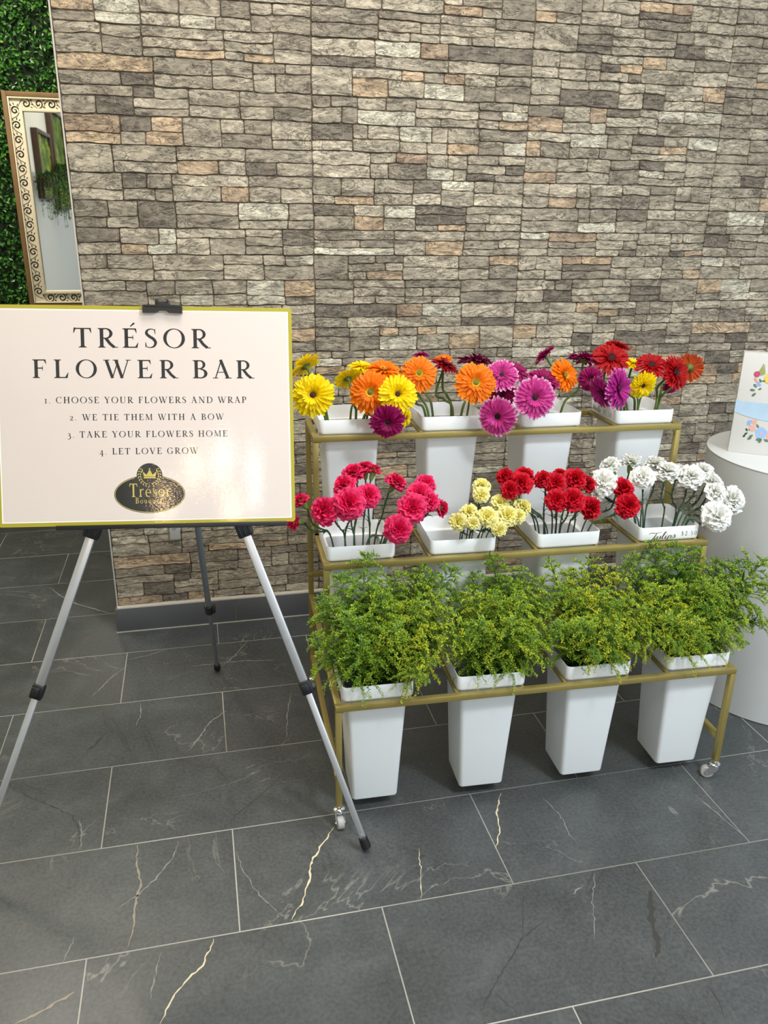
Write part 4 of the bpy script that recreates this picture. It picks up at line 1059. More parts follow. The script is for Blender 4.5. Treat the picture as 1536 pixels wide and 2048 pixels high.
mb = MB(); text_mesh(mb, text_polys('T', -.0411, -.020, -.1700, .0280, .62) if False else [[(-.0411 + a * .0280 * .78, -.1700 + b * .0280) for a, b in q] for q in glyph('T')[0]], lambda x, y, k: (x, -.00294 - .00003 * k, y + ZC))
text_mesh(mb, text_polys('réśor', -.0215, .0434, -.1700, .0285, .82), lambda x, y, k: (x, -.00294 - .00003 * k, y + ZC))
text_mesh(mb, text_polys('Bouqueteś'.replace('teś', 'tś'), -.0295, .0318, -.1838, .0125, .86), lambda x, y, k: (x, -.00294 - .00003 * k, y + ZC))
mb.build('emblem_lettering', MAT['goldcoat'], em, smooth=False)

# ---------------------------------------------------------------- flowers
def catmull(P, n=8):
    P = [Vector(p) for p in P]; out = []; m = len(P)
    for i in range(m - 1):
        p0, p1, p2, p3 = P[max(0, i - 1)], P[i], P[i + 1], P[min(m - 1, i + 2)]
        for k in range(n):
            u = k / n
            out.append(.5 * (2 * p1 + (p2 - p0) * u + (2 * p0 - 5 * p1 + 4 * p2 - p3) * u * u + (3 * p1 - p0 - 3 * p2 + p3) * u ** 3))
    out.append(P[-1]); return out
def to_local(p, t): return RC * p.x * 0 + 0
def bucket_local(p, k, s):
    # world -> (a, b, z) about the bucket's centre axis, z above the rail
    dx, dy = p.x - X0, p.y - Y0
    return Vector((dx * RC + dy * RS - (s + .086), -dx * RS + dy * RC - (TV[k] + CV), p.z - TZ[k]))
def bucket_world(a, b, z, k, s): return G(s + .086 + a, TV[k] + CV + b, TZ[k] + z)
def clampv(x, m): return max(-m, min(m, x))
def frame_to(f, roll=0.0):
    f = Vector(f).normalized(); q = f.to_track_quat('Z', 'Y'); return q.to_matrix().to_4x4() @ Matrix.Rotation(roll, 4, 'Z')

GC = dict(  # petal base, tip, throat, disc eye, disc ring
    yellow=((253, 224, 8), (254, 232, 30), (250, 208, 4), (66, 40, 20), (214, 170, 20)), orange=((246, 126, 10), (250, 148, 22), (240, 150, 20), (110, 110, 30), (222, 176, 50)),
    magenta=((152, 12, 88), (172, 40, 116), (112, 6, 56), (46, 12, 24), (110, 20, 60)), pink=((204, 62, 146), (244, 196, 226), (176, 40, 120), (40, 12, 22), (180, 70, 120)),
    orchid=((180, 40, 138), (232, 150, 208), (150, 22, 104), (50, 14, 30), (150, 40, 100)), crimson=((140, 14, 26), (160, 20, 34), (110, 8, 18), (30, 10, 10), (80, 12, 16)),
    red=((172, 8, 16), (186, 14, 24), (150, 8, 14), (28, 10, 10), (86, 14, 16)), maroon=((118, 16, 62), (150, 44, 96), (90, 8, 40), (36, 10, 18), (84, 14, 40)), rust=((206, 84, 44), (214, 104, 62), (190, 60, 30), (60, 40, 20), (160, 80, 40)))
GMAT = {}
for k_, (b_, t_, i_, e_, r_) in GC.items():
    GMAT[k_] = (petal_mat(k_ + '_petal', srgb(*b_), srgb(*t_), .5, srgb(*i_)), plain(k_ + '_disc_eye', srgb(*e_), .8, var=.3, nscale=400), plain(k_ + '_disc_ring', srgb(*r_), .7, var=.3, nscale=500))

def gerbera_meshes(colour, R, rr, edge_cup):
    mp, me_, mr = GMAT[colour]
    mb = MB(); al = []
    def ring(n, L, w, z0, lift, curl, ph, a_amp=.10, ak=1.0):
        for k in range(n):
            a = ph + 2 * math.pi * (k + rr.uniform(-.22, .22)) / n; l = L * rr.uniform(.93, 1.05); ww = w * rr.uniform(.88, 1.1); li = lift + rr.uniform(-1, 1) * a_amp; cu = curl + rr.uniform(-.08, .08); tw = rr.uniform(-.25, .25)
            rows = []
            for i, u in enumerate((0, .2, .45, .7, .88, .97, 1.0)):
                r = .10 * R + (l - .10 * R) * u
                wd = ww * (.30, .62, .92, 1.0, .80, .46, .10)[i]
                z = z0 + R * (li * u + cu * u * u)
                row = []
                for v in (-1, -.4, .4, 1):
                    off = wd * v * .5
                    zz = z + abs(v) * wd * .16 + off * tw + (.0 if abs(v) > .5 else -.05 * wd)
                    row.append((r * math.cos(a) - off * math.sin(a), r * math.sin(a) + off * math.cos(a), zz))
                    al.append(u * ak)
                rows.append(row)
            mb.grid(rows)
    c = edge_cup
    ring(24, R, R * .205, -.020 * R, .04 + c, -.16, 0, .05)
    ring(24, R * .95, R * .195, .010 * R, .16 + c, -.22, .13, .06, .95)
    ring(20, R * .72, R * .15, .035 * R, .26 + c, -.20, .3, .07, .86)
    ring(26, R * .46, R * .085, .045 * R, .34 + c, -.1, .1, .08, .84)
    mb.att['along'] = al
    petals = mb.mesh('petals', mp, True)
    mb = MB(); al = []
    n = 34
    for rk, (r0, L, h) in enumerate(((.13, .18, .11), (.15, .22, .07), (.10, .12, .12))):
        for k in range(n):
            a = 2 * math.pi * (k + rk * .33) / n + rr.uniform(-.05, .05); w = .016 * R
            p0 = Vector((math.cos(a), math.sin(a), 0)); s = Vector((-math.sin(a), math.cos(a), 0))
            q = [p0 * R * r0 + s * w * .6 + Vector((0, 0, R * .05)), p0 * R * r0 - s * w * .6 + Vector((0, 0, R * .05)), p0 * R * (r0 + L) * .92 - s * w + Vector((0, 0, R * (.06 + h))), p0 * R * (r0 + L) + Vector((0, 0, R * (.05 + h * 1.1))), p0 * R * (r0 + L) * .92 + s * w + Vector((0, 0, R * (.06 + h)))]
            mb.add(q, [(0, 1, 2, 3, 4)])
    ringm = mb.mesh('disc_florets', mr, False)
    mb = MB()
    rows = []
    for i in range(7):
        u = i / 6; r = R * .17 * (1 - u * .92); row = []
        for k in range(20):
            a = 2 * math.pi * k / 20; b = 1 + .12 * math.sin(k * 2.5 + i * 1.7); row.append((r * b * math.cos(a), r * b * math.sin(a), R * (.06 + .09 * math.sin(u * 1.6) + .012 * math.sin(k * 3.1 + i * 2))))
        rows.append(row)
    mb.grid(rows, closed=True); eye = mb.mesh('disc', me_, True)
    mb = MB()
    mb.lathe([(.0028, -R * .28), (.0045, -R * .22), (R * .16, -R * .10), (R * .21, -R * .02)], 18, cap=False)
    for k in range(22):
        a = 2 * math.pi * k / 22; p0 = Vector((math.cos(a), math.sin(a), 0)); s = Vector((-math.sin(a), math.cos(a), 0)); w = R * .035
        mb.add([p0 * R * .15 + s * w - Vector((0, 0, R * .115)), p0 * R * .15 - s * w - Vector((0, 0, R * .115)), p0 * R * .26 - s * w * .6 - Vector((0, 0, R * .045)), p0 * R * .33 - Vector((0, 0, R * .035)), p0 * R * .26 + s * w * .6 - Vector((0, 0, R * .045))], [(0, 1, 2, 3, 4)])
    sep = mb.mesh('sepals', MAT['sepal'], True)
    return petals, ringm, eye, sep

GERBERAS = [
(0.2721,1.9304,0.9929,0.1113,-0.266,-0.915,0.303,'yellow',0),
(0.2651,2.0087,1.0509,0.0915,-0.483,0.551,0.681,'yellow',0),
(0.4174,2.0532,1.0345,0.0752,0.057,-0.169,0.984,'yellow',0),
(0.3761,2.0247,1.0133,0.0786,-0.191,0.733,0.653,'yellow',0),
(0.4213,1.953,0.9894,0.113,-0.311,-0.884,0.348,'orange',0),
(0.4645,2.0014,1.0348,0.0956,0.018,-0.321,0.947,'orange',0),
(0.4824,1.9157,0.991,0.1013,-0.194,-0.909,0.37,'yellow',0),
(0.453,1.8968,0.9278,0.0928,-0.125,-0.975,-0.186,'magenta',0),
(0.512,1.9397,0.9235,0.052,0.702,-0.711,-0.044,'yellow',0),
(0.5529,1.9782,1.0289,0.0977,-0.061,-0.896,0.44,'orange',1),
(0.6433,2.0449,1.0364,0.0856,0.35,-0.154,0.924,'crimson',1),
(0.6517,2.0847,1.0465,0.0504,-0.072,-0.249,0.966,'orange',1),
(0.5888,2.087,1.0566,0.05,-0.006,0.039,0.999,'magenta',1),
(0.5306,2.009,1.0193,0.0484,-0.225,-0.44,0.869,'red',1),
(0.7366,2.0616,1.0415,0.1099,0.135,0.211,0.968,'maroon',1),
(0.6951,1.943,1.0079,0.1098,-0.135,-0.919,0.37,'orange',1),
(0.7723,1.9602,1.0217,0.0949,-0.272,-0.722,0.636,'pink',2),
(0.8265,2.0082,1.0237,0.0815,0.088,-0.504,0.859,'magenta',2),
(0.8455,1.9075,0.9711,0.1146,-0.169,-0.937,0.304,'pink',2),
(0.7458,1.9011,0.9281,0.1062,-0.548,-0.836,0.03,'pink',2),
(0.8938,1.9657,1.0056,0.092,0.025,-0.525,0.851,'magenta',2),
(0.9604,1.9833,1.0119,0.0998,0.418,-0.803,0.425,'orange',2),
(0.9309,2.0545,1.0529,0.0772,-0.661,0.309,0.683,'magenta',2),
(1.0373,2.0306,1.0457,0.1031,0.25,0.188,0.95,'magenta',2),
(0.7783,1.96,0.9692,0.0757,-0.503,-0.753,0.425,'magenta',2),
(1.1013,1.9982,1.0512,0.1073,-0.086,-0.676,0.732,'red',3),
(1.1602,2.0761,1.0718,0.0741,0.176,-0.145,0.974,'red',3),
(1.0813,1.9089,0.9862,0.1152,0.475,-0.863,0.172,'orchid',3),
(1.0475,1.9301,0.9754,0.095,-0.907,-0.214,-0.363,'orchid',3),
(1.1753,1.9455,0.9859,0.084,0.006,-0.943,-0.332,'yellow',3),
(1.1955,2.0448,1.0263,0.0633,0.041,-0.273,0.961,'yellow',3),
(1.2116,1.9742,1.0332,0.0923,-0.202,-0.598,0.776,'red',3),
(1.2785,1.9617,1.0141,0.0979,0.293,-0.884,0.364,'red',3),
(1.3741,2.0383,1.0122,0.0859,0.825,0.564,0.037,'rust',3),
(1.311,2.0206,0.9637,0.0534,-0.083,-0.909,-0.409,'magenta',3),
(1.0372,1.9805,1.0,0.0712,-0.336,-0.942,-0.002,'magenta',3)]
CARNATIONS = [
(0.2695,1.7584,0.7549,0.0679,-0.599,-0.622,0.504,'pink',4),
(0.3252,1.7413,0.7763,0.0755,-0.246,-0.814,0.527,'pink',4),
(0.3775,1.7645,0.7839,0.0585,-0.033,-0.811,0.584,'pink',4),
(0.325,1.8064,0.8001,0.0551,-0.586,-0.231,0.777,'pink',4),
(0.3534,1.8354,0.821,0.0579,-0.306,-0.126,0.943,'pink',4),
(0.3888,1.8541,0.8262,0.046,0.011,0.114,0.993,'pink',4),
(0.4018,1.8136,0.8328,0.0369,0.32,0.178,0.93,'pink',4),
(0.4637,1.8314,0.7909,0.0546,0.532,-0.141,0.835,'pink',4),
(0.5352,1.8187,0.7863,0.0526,0.088,-0.504,0.859,'pink',4),
(0.5094,1.7897,0.7712,0.0623,-0.25,-0.563,0.788,'pink',4),
(0.4825,1.7506,0.7504,0.0694,-0.292,-0.8,0.524,'pink',4),
(0.535,1.7787,0.7535,0.052,0.251,-0.758,0.602,'pink',4),
(0.572,1.7874,0.7301,0.0442,0.864,-0.431,0.258,'pink',4),
(0.4401,1.7121,0.7129,0.0662,-0.123,-0.959,0.256,'pink',4),
(0.2196,1.8102,0.7675,0.0406,-0.556,0.088,0.827,'pink',4),
(0.1984,1.801,0.7137,0.0387,-0.94,-0.293,0.173,'pink',4),
(0.6907,1.8431,0.7643,0.0456,-0.091,-0.331,0.939,'yellow',5),
(0.6775,1.8035,0.7512,0.0406,-0.208,-0.872,0.442,'yellow',5),
(0.6395,1.7849,0.7164,0.0446,-0.325,-0.409,0.853,'yellow',5),
(0.6054,1.7661,0.6997,0.0454,-0.599,-0.622,0.504,'yellow',5),
(0.6343,1.7351,0.7041,0.0324,-0.221,-0.941,0.256,'yellow',5),
(0.6777,1.7535,0.7128,0.0525,-0.17,-0.693,0.701,'yellow',5),
(0.7281,1.8017,0.7303,0.0465,-0.229,-0.497,0.837,'yellow',5),
(0.7687,1.8202,0.7257,0.0384,0.015,-0.353,0.935,'yellow',5),
(0.7347,1.7614,0.7081,0.0552,-0.08,-0.775,0.627,'yellow',5),
(0.7885,1.7895,0.7169,0.0484,0.382,-0.645,0.662,'yellow',5),
(0.764,1.7603,0.7041,0.0375,0.205,-0.884,0.42,'yellow',5),
(0.6959,1.7128,0.6912,0.0365,-0.032,-0.987,0.161,'yellow',5),
(0.7477,1.831,0.7906,0.047,-0.476,-0.131,0.87,'red',6),
(0.8081,1.8488,0.785,0.0511,0.044,-0.213,0.976,'red',6),
(0.7809,1.7998,0.7802,0.0594,-0.071,-0.712,0.699,'red',6),
(0.7457,1.791,0.7663,0.0463,-0.599,-0.622,0.504,'red',6),
(0.847,1.8174,0.7816,0.0482,-0.417,-0.375,0.828,'red',6),
(0.8696,1.7865,0.7792,0.0548,-0.183,-0.755,0.629,'red',6),
(0.9113,1.855,0.7787,0.0395,-0.028,-0.055,0.998,'red',6),
(0.9281,1.7944,0.7843,0.0577,0.057,-0.623,0.78,'red',6),
(0.9701,1.8029,0.7647,0.0462,0.55,-0.45,0.704,'red',6),
(0.8516,1.7371,0.7507,0.0571,-0.381,-0.693,0.613,'red',6),
(0.8898,1.7257,0.7547,0.0607,-0.17,-0.693,0.701,'red',6),
(0.9545,1.7434,0.72,0.0596,0.475,-0.796,0.376,'red',6),
(1.0651,1.7894,0.751,0.0612,0.32,-0.458,0.83,'red',6),
(1.0537,1.7398,0.7202,0.0615,-0.117,-0.929,0.351,'red',6),
(1.055,1.8598,0.7936,0.0576,-0.505,0.116,0.855,'white',7),
(1.1186,1.8575,0.8029,0.0603,0.233,0.204,0.951,'white',7),
(1.0143,1.8112,0.7645,0.0711,-0.547,-0.512,0.663,'white',7),
(0.9957,1.8019,0.7325,0.0417,-0.874,-0.486,0.014,'white',7),
(1.1199,1.7974,0.7782,0.0615,-0.436,-0.494,0.752,'white',7),
(1.1882,1.8549,0.793,0.0582,0.022,0.16,0.987,'white',7),
(1.2016,1.8144,0.7837,0.0699,0.071,-0.077,0.995,'white',7),
(1.2716,1.8619,0.7693,0.0437,0.318,0.063,0.946,'white',7),
(1.2605,1.7923,0.7748,0.0697,-0.106,-0.4,0.91,'white',7),
(1.3305,1.8397,0.7685,0.0589,0.274,-0.165,0.948,'white',7),
(1.3285,1.7898,0.7526,0.0603,0.452,-0.389,0.803,'white',7),
(1.3212,1.76,0.7345,0.0597,0.249,-0.695,0.675,'white',7),
(1.3824,1.7678,0.7088,0.0731,0.382,-0.645,0.662,'white',7),
(1.3112,1.7204,0.6809,0.0779,-0.013,-0.899,0.437,'white',7),
(1.3512,1.7589,0.6996,0.0477,0.152,-0.829,0.539,'white',7)]
GOLDENROD = [
(0.2425,1.6593,0.5772,0.1,0),
(0.2168,1.6102,0.5085,0.25,0),
(0.3083,1.6969,0.6114,0.05,0),
(0.3804,1.7243,0.6425,0.15,0),
(0.4439,1.702,0.5968,0.3,0),
(0.5115,1.7195,0.5962,0.2,0),
(0.5878,1.7368,0.5885,0.15,0),
(0.3748,1.6145,0.5927,0.4,0),
(0.4672,1.6011,0.5645,0.55,0),
(0.5436,1.6083,0.5334,0.6,0),
(0.5639,1.5675,0.4801,0.6,0),
(0.4992,1.5299,0.4431,0.5,0),
(0.2977,1.5772,0.5685,0.2,0),
(0.4681,1.501,0.4119,0.5,0),
(0.4056,1.5433,0.537,0.5,0),
(0.3167,1.5565,0.5142,0.1,0),
(0.3599,1.655,0.6003,0.3,0),
(0.5378,1.7186,0.5672,0.3,0),
(0.5397,1.6585,0.5485,0.6,0),
(0.5783,1.597,0.5091,0.6,0),
(0.5839,1.7169,0.5362,0.3,1),
(0.6475,1.7346,0.5635,0.2,1),
(0.6903,1.733,0.6128,0.1,1),
(0.7546,1.7207,0.581,0.3,1),
(0.802,1.6989,0.552,0.3,1),
(0.5976,1.6263,0.5652,0.7,1),
(0.6596,1.6241,0.567,0.4,1),
(0.7147,1.602,0.5657,0.5,1),
(0.7973,1.619,0.5154,0.4,1),
(0.79,1.5793,0.4755,0.35,1),
(0.6036,1.5661,0.5294,0.35,1),
(0.6689,1.5437,0.5342,0.5,1),
(0.7304,1.5314,0.4814,0.3,1),
(0.7907,1.5492,0.3959,0.15,1),
(0.5693,1.5673,0.4929,0.3,1),
(0.816,1.6984,0.544,0.4,1),
(0.8242,1.6381,0.5306,0.4,1),
(0.7143,1.6821,0.5611,0.3,1),
(0.8435,1.7374,0.5798,0.6,2),
(0.9093,1.725,0.5584,0.7,2),
(0.9617,1.7231,0.583,0.6,2),
(1.0133,1.7212,0.5581,0.9,2),
(0.8354,1.6377,0.5503,0.4,2),
(0.885,1.6158,0.5493,0.8,2),
(0.9389,1.6139,0.5382,0.8,2),
(1.0004,1.6116,0.5264,0.7,2),
(1.0328,1.5804,0.5111,0.6,2),
(1.0425,1.55,0.4637,0.5,2),
(0.7916,1.5592,0.4997,0.3,2),
(0.8563,1.5368,0.518,0.5,2),
(0.9277,1.5242,0.5171,0.7,2),
(0.9912,1.5019,0.4411,0.4,2),
(0.883,1.4958,0.4437,0.15,2),
(1.089,1.5083,0.4399,0.5,2),
(0.9493,1.4934,0.4236,0.2,2),
(1.0536,1.6997,0.5428,0.7,2),
(1.0667,1.6292,0.5183,0.6,2),
(1.0675,1.5491,0.4753,0.6,2),
(1.0723,1.7191,0.5896,0.3,3),
(1.1378,1.7267,0.6165,0.15,3),
(1.1955,1.7246,0.6128,0.1,3),
(1.2491,1.7126,0.5991,0.1,3),
(1.3232,1.7099,0.5506,0.05,3),
(1.3816,1.6978,0.5583,0.1,3),
(1.4488,1.6653,0.5595,0.15,3),
(1.4082,1.6167,0.5057,0.3,3),
(1.4143,1.5765,0.4381,0.3,3),
(1.3125,1.5202,0.4076,0.3,3),
(1.0701,1.6191,0.5507,0.7,3),
(1.1382,1.6166,0.5525,0.5,3),
(1.2071,1.6141,0.5543,0.4,3),
(1.2665,1.5919,0.5382,0.5,3),
(1.0701,1.539,0.5079,0.7,3),
(1.1463,1.5262,0.4929,0.6,3),
(1.2313,1.5231,0.4716,0.5,3),
(1.1792,1.495,0.4231,0.3,3),
(1.0976,1.498,0.4309,0.4,3),
(1.0392,1.5902,0.5055,0.5,3),
(1.3387,1.5993,0.4921,0.4,3)]


GL = ['large yellow gerbera with dark eye, beside the right edge of the sign', 'yellow gerbera turned away, above the large one beside the sign', 'yellow gerbera tilted upward behind the leftmost orange gerberas', 'yellow gerbera seen from behind, with its pale green stem bare below it',
 'orange gerbera with green centre, left of the dark-eyed yellow gerbera', 'orange gerbera tilted up behind the leftmost orange one', 'yellow gerbera with small dark eye, between orange gerberas', 'dark magenta gerbera hanging down over the rim of the leftmost top bucket', 'yellow gerbera mostly hidden behind the hanging magenta one',
 'orange gerbera upright above the second top bucket, red flecked centre', 'dark crimson gerbera facing up on a curved bare stem', 'orange gerbera hidden behind the dark crimson one', 'magenta gerbera peeping up behind the upright orange gerbera', 'small red gerbera squeezed between yellow and orange gerberas', 'maroon gerbera seen edge-on, highest above the second bucket', 'orange gerbera facing forward, left of the pink gerberas',
 'pink gerbera with pale tips, touching the forward orange gerbera', 'magenta gerbera behind the pale tipped pink gerbera', 'largest pink gerbera, facing forward over the third bucket', 'pink gerbera hanging low in front of the third bucket', 'magenta gerbera tilted up just above the largest pink one', 'orange gerbera turned sideways among magenta gerberas', 'magenta gerbera edge-on, highest of the third bucket', 'magenta gerbera seen from below, left of the red gerberas', 'magenta gerbera in shade between two hanging pink gerberas',
 'large red gerbera with dark eye, highest on the rack', 'red gerbera half hidden behind the highest red one', 'orchid pink gerbera turned sideways above the price-lettered bucket', 'orchid pink gerbera drooping over the lettered left side of the bucket', 'yellow gerbera facing down under the red gerberas', 'yellow gerbera hidden between two red gerberas', 'red gerbera with dark eye, facing forward in the middle of the red ones', 'red gerbera turned to the right, in front of the rust coloured one', 'rust orange gerbera seen from behind, at the right end of the top tier', 'magenta gerbera mostly hidden under the right-hand red gerberas', 'magenta gerbera facing down beside the sideways orchid pink one']
for gi, (x, y, z, dia, fx, fy, fz, colour, pot) in enumerate(GERBERAS):
    rr = random.Random(100 + gi); P = Vector((x, y, z)); f = Vector((fx, fy, fz)).normalized(); R = dia / 2
    t_, bp, k, s = BUCK[pot]
    q = bucket_local(P, k, s)
    ra, rb = clampv(q.x * .55 + rr.uniform(-.02, .02), .066), clampv(q.y * .5 - .02 + rr.uniform(-.02, .02), .066)
    base = bucket_world(ra * .5, rb * .5, -.18, k, s); rim = bucket_world(ra, rb, .03, k, s)
    end = P - f * (R * .26)
    ctl = P - f * .055 + Vector((0, 0, -.028))
    path = catmull([base, rim, (rim + ctl) / 2 + Vector((0, 0, .012)), ctl, end], 7)
    t = thing('gerbera', GL[gi], 'flower', base, 0, 'gerberas on the top tier')
    mb = MB(); r0 = rr.uniform(.0029, .0038); mb.tube([p - base for p in path], [r0 * (1 - .15 * i / len(path)) for i in range(len(path))], 9); mb.build('stem', MAT['stemgreen'], t)
    cup = rr.uniform(-.02, .10) + (.10 if colour in ('pink', 'orchid') else 0)
    pe, rg, ey, se = gerbera_meshes(colour, R, rr, cup)
    M = Matrix.Translation(P - base) @ frame_to(f, rr.uniform(0, 6))
    po = link('petals', pe, t, M=M); link('disc_florets', rg, t, M=M); link('disc', ey, t, M=M); link('sepals', se, t, M=M)

CC = dict(pink=((232, 30, 92), (240, 74, 128), (210, 12, 66)), yellow=((247, 238, 142), (251, 247, 190), (238, 222, 104)), red=((200, 10, 34), (212, 26, 52), (168, 4, 22)), white=((250, 250, 244), (254, 254, 252), (244, 244, 222)))
CMAT = {k: petal_mat('carnation_' + k, srgb(*a), srgb(*b), .55, srgb(*c)) for k, (a, b, c) in CC.items()}
def carnation_mesh(colour, seed):
    rr = random.Random(seed); mb = MB(); al = []
    for th, n, L, W, z0 in ((106, 6, .49, .34, -.14), (86, 7, .51, .34, -.10), (66, 7, .47, .30, -.07), (47, 6, .42, .27, -.05), (29, 5, .36, .22, -.04), (10, 4, .31, .18, -.03)):
        for k in range(n):
            a = 2 * math.pi * (k + rr.uniform(-.3, .3)) / n + th; t = math.radians(th + rr.uniform(-9, 9)); l = L * rr.uniform(.88, 1.08); w = W * rr.uniform(.85, 1.15)
            d = Vector((math.sin(t) * math.cos(a), math.sin(t) * math.sin(a), math.cos(t))); s = Vector((-math.sin(a), math.cos(a), 0)); nrm = d.cross(s) * -1
            if nrm.z < 0 and th < 90: nrm = -nrm
            ph = rr.uniform(0, 6); fq = rr.uniform(1.6, 2.9); am = rr.uniform(.035, .065); rows = []
            for i, u in enumerate((0, .3, .55, .75, .9, 1.0)):
                row = []
                for j in range(11):
                    v = (j - 5) / 5
                    ww = w * (u ** .75) * v
                    ll = l * u * (1 - .10 * v * v)
                    if i == 5: ll += l * (.030 if j % 2 else -.022) + rr.uniform(-.012, .012)
                    rf = am * u * u * math.sin(fq * math.pi * v + ph) + .02 * u * u * math.sin(7 * v + ph * 2) - .05 * u ** 3 + .035 * v * v * u
                    row.append(d * ll + s * ww + nrm * rf + Vector((0, 0, z0)))
                    al.append(u if th > 30 else u * .8)
                rows.append(row)
            mb.grid(rows)
    mb.att['along'] = al
    return mb.mesh('bloom', CMAT[colour], True)
CB = {k: [carnation_mesh(k, 7 + i * 13) for i in range(5)] for k in CC}
mb = MB(); mb.lathe([(.0022, -.034), (.0042, -.032), (.0070, -.025), (.0086, -.014), (.0092, -.005), (.0104, .004)], 14, cap=False)
for k in range(5):
    a = 2 * math.pi * k / 5; p0 = Vector((math.cos(a), math.sin(a), 0)); s_ = Vector((-math.sin(a), math.cos(a), 0))
    mb.add([p0 * .0102 + s_ * .0050 + Vector((0, 0, .002)), p0 * .0102 - s_ * .0050 + Vector((0, 0, .002)), p0 * .0135 + Vector((0, 0, .0125))], [(0, 1, 2)])
CALYX = mb.mesh('calyx', MAT['calyx'], True)
CL = {'pink': ['pink carnation left of the three front blooms, over the gold post', 'largest pink carnation, front middle of its bucket', 'pink carnation touching the right of the largest one', 'pink carnation tucked left behind the largest one', 'pink carnation at the top left of the cluster', 'topmost pink carnation of the cluster', 'pink carnation pointing up, with a fat green calyx below', 'lone pink carnation tilted right, green calyx showing, right of the cluster',
   'topmost pink carnation of the right-hand group', 'pink carnation in the heart of the right-hand group', 'large pink carnation facing forward in the right-hand group', 'pink carnation at the right of that group, behind the outermost one', 'pink carnation turned sideways, farthest right of the pink ones', 'pink carnation hanging lowest over the bucket rim', 'pink carnation left of the rack, beside the sign edge', 'pink carnation half hidden behind the lower corner of the sign'],
 'yellow': ['topmost small yellow carnation, on its own above the rest', 'small yellow carnation just below the topmost one', 'small yellow carnation up on the left side', 'small yellow carnation farthest left', 'smallest yellow carnation low at the front', 'yellow carnation in the front middle of its bunch', 'yellow carnation upper left of the right-hand cluster', 'small yellow carnation at the back of the right-hand cluster', 'large yellow carnation in the middle of the right-hand cluster', 'yellow carnation farthest right', 'small yellow carnation low on the right', 'yellow carnation drooping lowest over the rim'],
 'red': ['red carnation farthest left, back row', 'red carnation at the top right of the left-hand group', 'red carnation facing forward in the left-hand group', 'red carnation lowest in the left-hand group', 'red carnation left in the back middle row', 'red carnation in the centre of the back row', 'small red carnation half hidden behind the back row', 'red carnation rounded and high, right of the back row', 'red carnation turned right, beside a white carnation', 'red carnation front left of the middle group', 'largest red carnation, front middle', 'red carnation leaning right at the front', 'red carnation upper of the pair in front of the white carnations', 'lighter red carnation, lower of the pair in front of the white ones'],
 'white': ['white carnation farthest left, pointing up', 'white carnation pointing up with a green calyx clearly below', 'white carnation left, beside the red carnations', 'small white carnation behind the red pair', 'white carnation facing forward in the middle left', 'white carnation at the back of the middle group', 'flat white carnation with green calyx under it, middle', 'small white carnation at the back right of the middle', 'white carnation tilted up, right of the middle', 'white carnation highest on the right side', 'white carnation facing right on the right-hand side', 'white carnation below the right-hand group', 'white carnation second farthest right, in front of the pedestal', 'largest white carnation, lowest and in front of the pedestal', 'white carnation tucked between the two lowest white ones']}
cnt = {}
for ci, (x, y, z, dia, fx, fy, fz, colour, pot) in enumerate(CARNATIONS):
    rr = random.Random(500 + ci); P = Vector((x, y, z)); f = Vector((fx, fy, fz)).normalized()
    t_, bp, k, s = BUCK[pot]; q = bucket_local(P, k, s); j = cnt.get(colour, 0); cnt[colour] = j + 1
    ra, rb = clampv(q.x * .5 + rr.uniform(-.022, .022), .066), clampv(q.y * .45 - .01 + rr.uniform(-.022, .022), .066)
    base = bucket_world(ra * .55, rb * .55, -.16, k, s); rim = bucket_world(ra, rb, .035, k, s)
    kf = .62 + .38 * dia / .075
    if colour == 'yellow': kf *= .85
    ce = P - f * (.10 * dia)              # where the calyx mouth sits
    neck = ce - f * (.034 * kf)
    ctl = neck - f * .018 + Vector((0, 0, -.020))
    path = catmull([base, rim, (rim * .45 + ctl * .55) + Vector((rr.uniform(-.004, .004), rr.uniform(-.004, .004), .006)), ctl, neck], 7)
    t = thing('carnation', CL[colour][j], 'flower', base, 0, 'carnations on the middle tier')
    mb = MB(); n = len(path); r0 = .0021 if colour != 'yellow' else .0016
    rad = [r0 * (1 + (.55 if i in (10, 17, 23) else 0)) for i in range(n)]
    mb.tube([p - base for p in path], rad, 7); mb.build('stem', MAT['carnstem'], t)
    mb = MB()
    for node in (10, 17, 23):
        p = path[node] - base; tg = (path[node + 1] - path[node]).normalized()
        for sgn in (1, -1):
            a = rr.uniform(0, 6.28); o_ = tg.orthogonal().normalized(); o_ = (Matrix.Rotation(a if sgn > 0 else a + 3.0, 3, tg) @ o_); L = rr.uniform(.016, .040); cu = rr.uniform(.2, 1.3)
            pts = [p + tg * (L * u * (1 - .5 * u * cu)) + o_ * (L * .9 * u * u * cu * .8 + .002 * u) for u in (0, .25, .5, .75, 1)]
            mb.tube(pts, [.0016, .0019, .0016, .0010, .0003], 5, flat=.35)
    mb.build('leaves', MAT['carnstem'], t)
    M0 = Matrix.Translation(P - base) @ frame_to(f, rr.uniform(0, 6))
    link('bloom', CB[colour][rr.randrange(5)], t, M=M0 @ Matrix.Scale(dia, 4))
    link('calyx', CALYX, t, M=Matrix.Translation(ce - base) @ frame_to(f, rr.uniform(0, 6)) @ Matrix.Scale(kf, 4))

